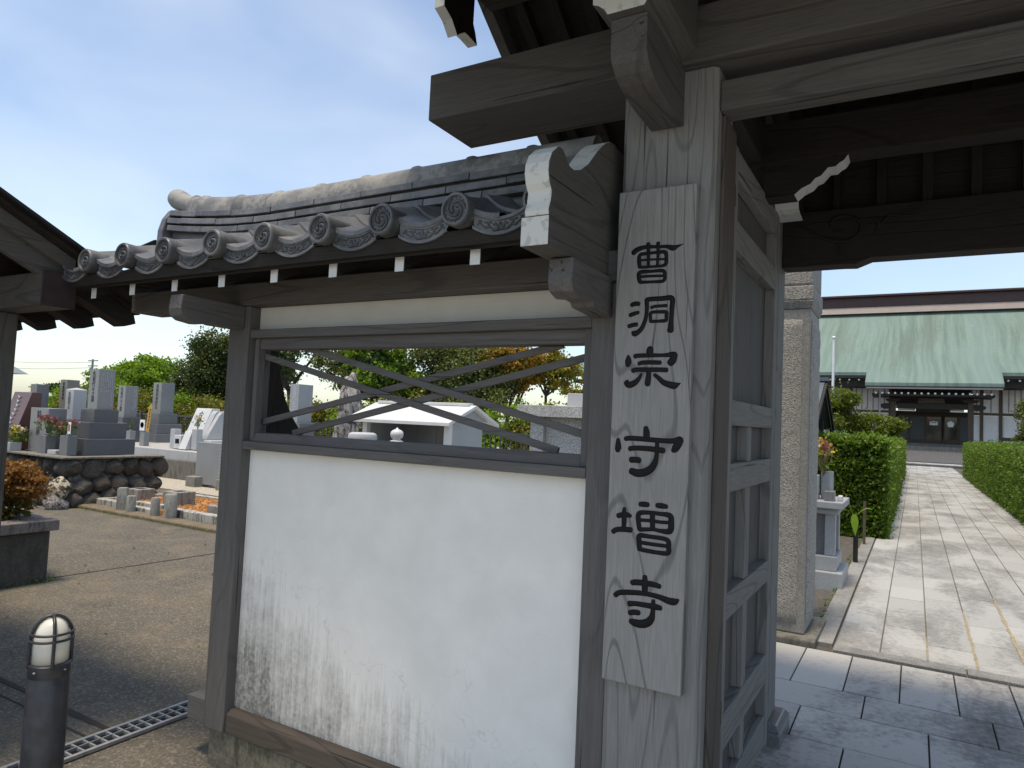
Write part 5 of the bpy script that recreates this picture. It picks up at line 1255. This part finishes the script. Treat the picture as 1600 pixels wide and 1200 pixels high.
# things seen through the lattice
g9, s9, q9 = grave('pale blue grey gravestone tower seen through the lattice', -12.75, 11.9, .426, [(.80, .80, .25), (.62, .62, .20), (.5, .5, .40)], (.30, .46, .95), 'g_mid', 'g_pale', '先\n祖\n代\n々\n之\n墓', .13, 'palemark')
marks(s9, q9[0]+.1505, q9[1]+.12, q9[1]+.20, q9[2]+.3, q9[3]-.1, 1, M['palemark'], 6)
rk = thing('standing_rock', 'tall craggy pale standing rock seen through the lattice', 'rock', (-12.25, 13, .426))
bm = bmesh.new(); bmesh.ops.create_icosphere(bm, subdivisions=5, radius=1)
for v in bm.verts:
    c = v.co; d = (1+.20*math.sin(4*c.z+2*c.x)+.14*math.sin(7*c.x+5*c.z+1)*math.sin(6*c.y+2*c.z)+.09*math.sin(15*c.z+9*c.x)*math.sin(8*c.y+3))/max(abs(c.z), .8)**.0
    ta = 1-.12*max(0, c.z)+.25*max(0, -c.z); v.co = Vector((c.x*.25*d*ta/max(.55, (1-c.z*c.z)**.25)+.06*math.sin(3*c.z)+.05*c.z, c.y*.30*d*ta, c.z*1.12*(1+.05*math.sin(9*c.x))+1.02))
for f in bm.faces: f.smooth = True
me = bpy.data.meshes.new('rock'); bm.to_mesh(me); bm.free(); me.materials.append(M['standrock']); o = bpy.data.objects.new('rock', me); link(o, rk, (-12.25, 13, .426))
sp_ = thing('stone_pavilion', 'small granite pavilion with white gabled stone roof seen through the lattice', 'stone pavilion', (-8.9, 11.7, .426))
X0, X1 = -9.93, -7.74
for xx in (X0, X1-.12): B('front_post', xx, xx+.12, 11.0, 11.12, .426, 1.50, M['g_white'], sp_, .006)
B('floor', X0-.1, X1+.1, 10.9, 12.5, .38, .50, M['g_light'], sp_, .01)
B('side_wall', X1-.10, X1-.002, 11.121, 12.2, .50, 1.505, M['g_pale'], sp_, .004); B('side_wall', X0+.002, X0+.1, 11.121, 12.2, .50, 1.505, M['g_pale'], sp_, .004)
for i in range(4): w = (X1-X0-.2)/4; B('rear_panel', X0+.1+i*w, X0+.1+(i+1)*w-.006, 12.1, 12.2, .50, 1.49, M['g_mid'], sp_, .003)
MB().prism([(11.05, 1.506), (12.4, 1.506), (11.74, 1.80)], 'x', X1-.08, X1-.004).build('gable', M['g_pale'], sp_); MB().prism([(11.05, 1.506), (12.4, 1.506), (11.74, 1.80)], 'x', X0+.004, X0+.08).build('gable', M['g_light'], sp_)
MB().prism([(10.82, 1.47), (11.74, 1.835), (11.74, 1.765), (10.82, 1.40)], 'x', X0-.33, X1+.12).build('roof_slab', M['g_white'], sp_, .008)
MB().prism([(12.66, 1.47), (11.741, 1.835), (11.741, 1.765), (12.66, 1.40)], 'x', X0-.33, X1+.12).build('roof_slab', M['g_white'], sp_, .008)
B('ridge', X0-.2, X1+.0, 11.66, 11.82, 1.815, 1.875, M['g_white'], sp_, .008)
fi = thing('lotus_finial', 'round lotus bud stone finial in front of the pavilion', 'finial', (-7.78, 9.5, G))
B('pillar', -7.9, -7.66, 9.38, 9.62, G, 1.06, M['g_light'], fi, .01)
MB().lathe([(.10, 1.06), (.115, 1.08), (.115, 1.12), (.07, 1.14), (.06, 1.155), (.10, 1.18), (.115, 1.23), (.105, 1.28), (.07, 1.31), (.03, 1.325), (.012, 1.345), (.001, 1.36)], (-7.78, 9.5, 0), 24).build('bud', M['g_white'], fi, smooth='all')
cs = thing('capped_stone', 'flat capped pale stone post left of the lotus finial', 'stone post', (-8.75, 9.7, G))
B('pillar', -8.93, -8.55, 9.55, 9.85, G, 1.1, M['g_light'], cs, .01); MB().lathe([(.26, 1.101), (.27, 1.14), (.25, 1.20), (.20, 1.225), (.001, 1.23)], (-8.74, 9.7, 0), 20).build('cap', M['g_light'], cs, smooth=True)
gr = thing('granite_monument', 'large speckled granite monument wall with thick capping slab', 'monument', (-3.6, 8.7, 0))
B('capping', -4.84, -2.2, 8.5, 9.3, 1.632, 1.79, M['g_speck'], gr, .006); B('corner_post', -4.68, -4.47, 8.62, 8.83, G+.1, 1.631, M['g_speck'], gr, .006)
B('panel', -4.469, -2.35, 8.68, 8.78, G+.1, 1.631, M['g_speck'], gr, .004); B('upper_block', -4.28, -2.6, 8.95, 9.25, 1.791, 1.985, M['g_light'], gr, .006)
B('side_panel', -4.64, -4.52, 8.831, 9.2, G+.1, 1.631, M['g_speck'], gr, .004)
B('base', -4.9, -2.1, 8.4, 9.4, G-.1, G+.099, M['g_light'], gr, .01)
# fence and planting behind
fn = thing('metal_fence', 'dark metal picket fence along the back of the cemetery', 'fence', (-17, 15, .426))
for z in (1.20, .62): B('rail', -34, -5, 14.97, 15.03, z, z+.06, M['fence'], fn, 0)
for i in range(15): B('post', -34+2*i-.04, -34+2*i+.04, 14.94, 15.06, .4, 1.30, M['fence'], fn, 0)
mb = MB()
for i in range(190): xx = -33.9+.152*i; mb.box(xx-.012, xx+.012, 14.985, 15.015, .5, 1.22)
mb.build('pickets', M['fence'], fn, kind='stuff', fixn=False)
SG = 'clipped shrubs behind the cemetery fence'
i = 0; x = -33
while x < -4.5:
    w = rnd.uniform(.8, 1.15); h = rnd.uniform(.72, .98)
    tree('shrub', 'yellow green shrub with reddish tips behind the metal fence' if i % 3 else 'fresh green shrub without reddish tips behind the metal fence', (x, 16.6, .426), [(x-w*.4, 16.5, 1.30, w*.75, .6, h*.85), (x+w*.5, 16.7, 1.45, w*.7, .6, h*.8), (x, 16.5, .8, w, .6, .5)], 7220, 0.082, L['shrub'] if i % 3 else L['bright'], .04, SG, k=18, cat='shrub')
    x += w*1.55; i += 1
def blobs(c, r, m, seed, flat=.75):
    r_ = random.Random(seed); out = []
    for k in range(m):
        a = r_.uniform(0, 6.28); q = r_.uniform(.25, .75); out.append((c[0]+r[0]*q*math.cos(a), c[1]+r[1]*q*math.sin(a), c[2]+r[2]*r_.uniform(-.6, .6), r[0]*r_.uniform(.35, .5), r[1]*r_.uniform(.35, .5), r[2]*r_.uniform(.3, .45)))
    return out
Z2 = .4
tree('evergreen_tree', 'tall dark evergreen tree left of the wall post', (-24.3, 18.2, Z2), blobs((-24.3, 18.2, 3.4), (1.5, 1.5, 1.9), 9, 1), 30400, 0.088, L['dark'], .12, k=16, sig=.3, mat2=L['olive'])
tree('evergreen_tree', 'dark evergreen tree directly behind the wall post', (-22.2, 18.8, Z2), blobs((-22.2, 18.8, 3.9), (1.5, 1.4, 1.7), 8, 2), 22800, 0.088, L['dark'], .12, sig=.3, mat2=L['olive'])
tree('leafy_tree', 'bright green broad crowned tree behind the slender gravestones', (-34, 22, Z2), blobs((-34, 22, 2.75), (2.5, 2, 1.5), 10, 3), 30400, 0.116, L['bright'], .13)
tree('leafy_tree', 'mid green tree mass far behind the tallest gravestone', (-46.7, 27, G), blobs((-46.7, 27, 2.7), (3.2, 2.5, 1.35), 9, 4), 20900, 0.150, L['hedge'], .14)
tree('leafy_tree', 'distant dark green tree line above the far gravestones', (-66, 36, G), blobs((-66, 36, 2.3), (5, 3, 1.2), 9, 5), 15200, 0.204, L['dark'], .16)
tree('bare_branched_tree', 'thin leaved dark branching tree behind the gravestone tower', (-19.7, 18, Z2), blobs((-19.7, 18, 3.3), (1.3, 1.2, 1.4), 6, 6), 4940, 0.088, L['dark'], .13, fork=.6, sig=.35)
tree('bare_branched_tree', 'leaning dark trunked tree behind the standing rock', (-18.0, 18.4, Z2), blobs((-17.3, 18.4, 3.4), (1.2, 1.0, 1.2), 6, 16), 6080, 0.088, L['olive'], .09, fork=.65, sig=.35)
tree('leafy_tree', 'glossy bright green tree above the standing rock', (-15.2, 17.8, Z2), blobs((-15.2, 17.8, 3.3), (1.7, 1.3, 1.35), 10, 7), 17100, 0.116, L['bright'], .10, sig=.3, mat2=L['dark'])
tree('conifer_tree', 'dense olive toned tree above the stone pavilion', (-12.7, 18.3, Z2), blobs((-12.7, 18.3, 2.95), (1.9, 1.4, 1.7), 14, 8), 32300, 0.082, L['olive'], .12, sig=.3, mat2=L['dark'])
tree('maple_tree', 'maple tree turning orange above the granite monument', (-11.1, 19, Z2), blobs((-11.15, 19, 3.3), (1.25, 1.1, 1.15), 9, 9), 17100, 0.088, L['maple'], .08, sig=.3)
tree('maple_tree', 'thin stemmed green and orange maple behind the monument', (-10.35, 20, Z2), blobs((-10.3, 20, 3.15), (.95, .9, 1.05), 7, 10), 9500, 0.088, L['maple2'], .06, fork=.7, sig=.32)
tree('maple_tree', 'small sparse maple against the sky by the right lattice edge', (-10.6, 23, Z2), blobs((-10.5, 23, 3.1), (.75, .7, .8), 5, 11), 2850, 0.088, L['maple2'], .05, fork=.7, sig=.35)
# planter with nandina by the shelter post
pt = thing('planter', 'weathered dark concrete planter with stained coping by the shelter post', 'planter', (-8.6, 3.0, G))
B('wall', -9.8, -7.60, -.5, 3.88, G-.1, .235, M['planter'], pt, .02)
yy = 3.94
while yy > .2: B('coping_stone', -7.86, -7.545, yy-.88, yy-.006, .236, .345, M['coping'], pt, .012); yy -= .88
for a in (-9.86, -8.86): B('coping_stone', a, a+.994, 3.64, 3.94, .236, .345, M['coping'], pt, .012)
B('soil', -9.8, -7.87, 0, 3.63, .237, .30, M['soil'], pt, 0)
nb_ = tree('nandina_shrub', 'orange red leaved nandina shrub growing in the concrete planter', (-8.1, 3.42, .3), [(-7.98, 3.68, .74, .27, .25, .13), (-7.75, 3.72, .66, .18, .18, .12), (-8.2, 3.6, .66, .24, .22, .14), (-8.0, 3.7, .84, .16, .16, .09), (-7.75, 3.60, .80, .12, .12, .08)], 9880, 0.034, L['nandina'], .010, cat='shrub', fork=.2, k=22)
leaf_mesh('lower_leaves', crown_pts([(-8.0, 3.62, .48, .26, .22, .16)], 1100, 18), .05, L['nandina2'], nb_)
# far house, utility pole and wires
hh = thing('house', 'grey house with low eaves far behind the cemetery', 'house', (-70, 25, G))
B('wall', -75, -65.3, 20, 29.2, G, 3.65, M['housewall'], hh, 0); MB().prism([(-76, 3.66), (-64.1, 3.66), (-66.5, 4.3), (-76, 5.2)], 'y', 19.5, 30).build('roof', M['houseroof'], hh)
B('window', -65.295, -65.25, 24, 26, 1.0, 2.6, M['glass'], hh, 0)
up_ = thing('utility_pole', 'distant utility pole with crossarms behind the tallest gravestone', 'utility pole', (-109.5, 60, G))
MB().tube([(-109.5, 60, G), (-109.5, 60, 8.2)], [.2, .15], 8).build('pole', M['utility'], up_)
for z in (7.9, 7.1): B('crossarm', -110.6, -108.2, 59.9, 60.1, z, z+.14, M['utility'], up_, 0)
MB().lathe([(.25, 6.2), (.25, 6.9), (.001, 6.9)], (-109.2, 59.7, 0), 10).build('transformer', M['utility'], up_)
for z0, z1 in ((8.75, 7.75), (7.5, 6.9)):
    w = thing('power_line', ('upper' if z0 > 8 else 'lower')+' thin power line running to the distant utility pole', 'power line', (-140, 60, z0))
    MB().tube([(-150+40.5*i/10, 60, z0+(z1-z0)*i/10-.9*math.sin(math.pi*i/10)*.5) for i in range(11)], .028, 4).build('cable', M['utility'], w, fixn=False)

# ------------------------------------------------------------------ litter and weeds
def scatter(name, label, n, fn, size, mat, up=.0, asp=.45):
    P = np.array([fn() for _ in range(n)])
    o = leaf_mesh(name, P, size, mat, None, nrm=None, asp=asp, up=up)
    tag(o, label, 'leaves' if name == 'fallen_leaves' else 'weeds', None, 'stuff'); return o
scatter('fallen_leaves', 'scattered brown fallen leaves on the asphalt yard', 70, lambda: (rnd.uniform(-9, -3.2), rnd.uniform(2.0, 7), G+.012), .032, L['straw'])
def edge(pts):
    def f():
        (x0, y0, z0, x1, y1, z1) = rnd.choice(pts); t = rnd.random()**1.3
        return (x0+(x1-x0)*t+rnd.gauss(0, .02), y0+(y1-y0)*t+rnd.gauss(0, .02), z0+abs(rnd.gauss(0, .018))+.01)
    return f
scatter('weeds', 'small green weeds along the planter, kerbs and wall foot', 900, edge([(-7.58, 3.9, G, -7.58, 1.5, G), (-9.0, 3.92, G, -7.58, 3.92, G), (-12.6, 6.76, G, -9, 6.76, G), (-.68, 5.9, -.02, -.68, 12, -.02), (-.6, 12.25, 0, -1.3, 12.25, 0)]), .035, L['hedge'], up=1.2, asp=.18)
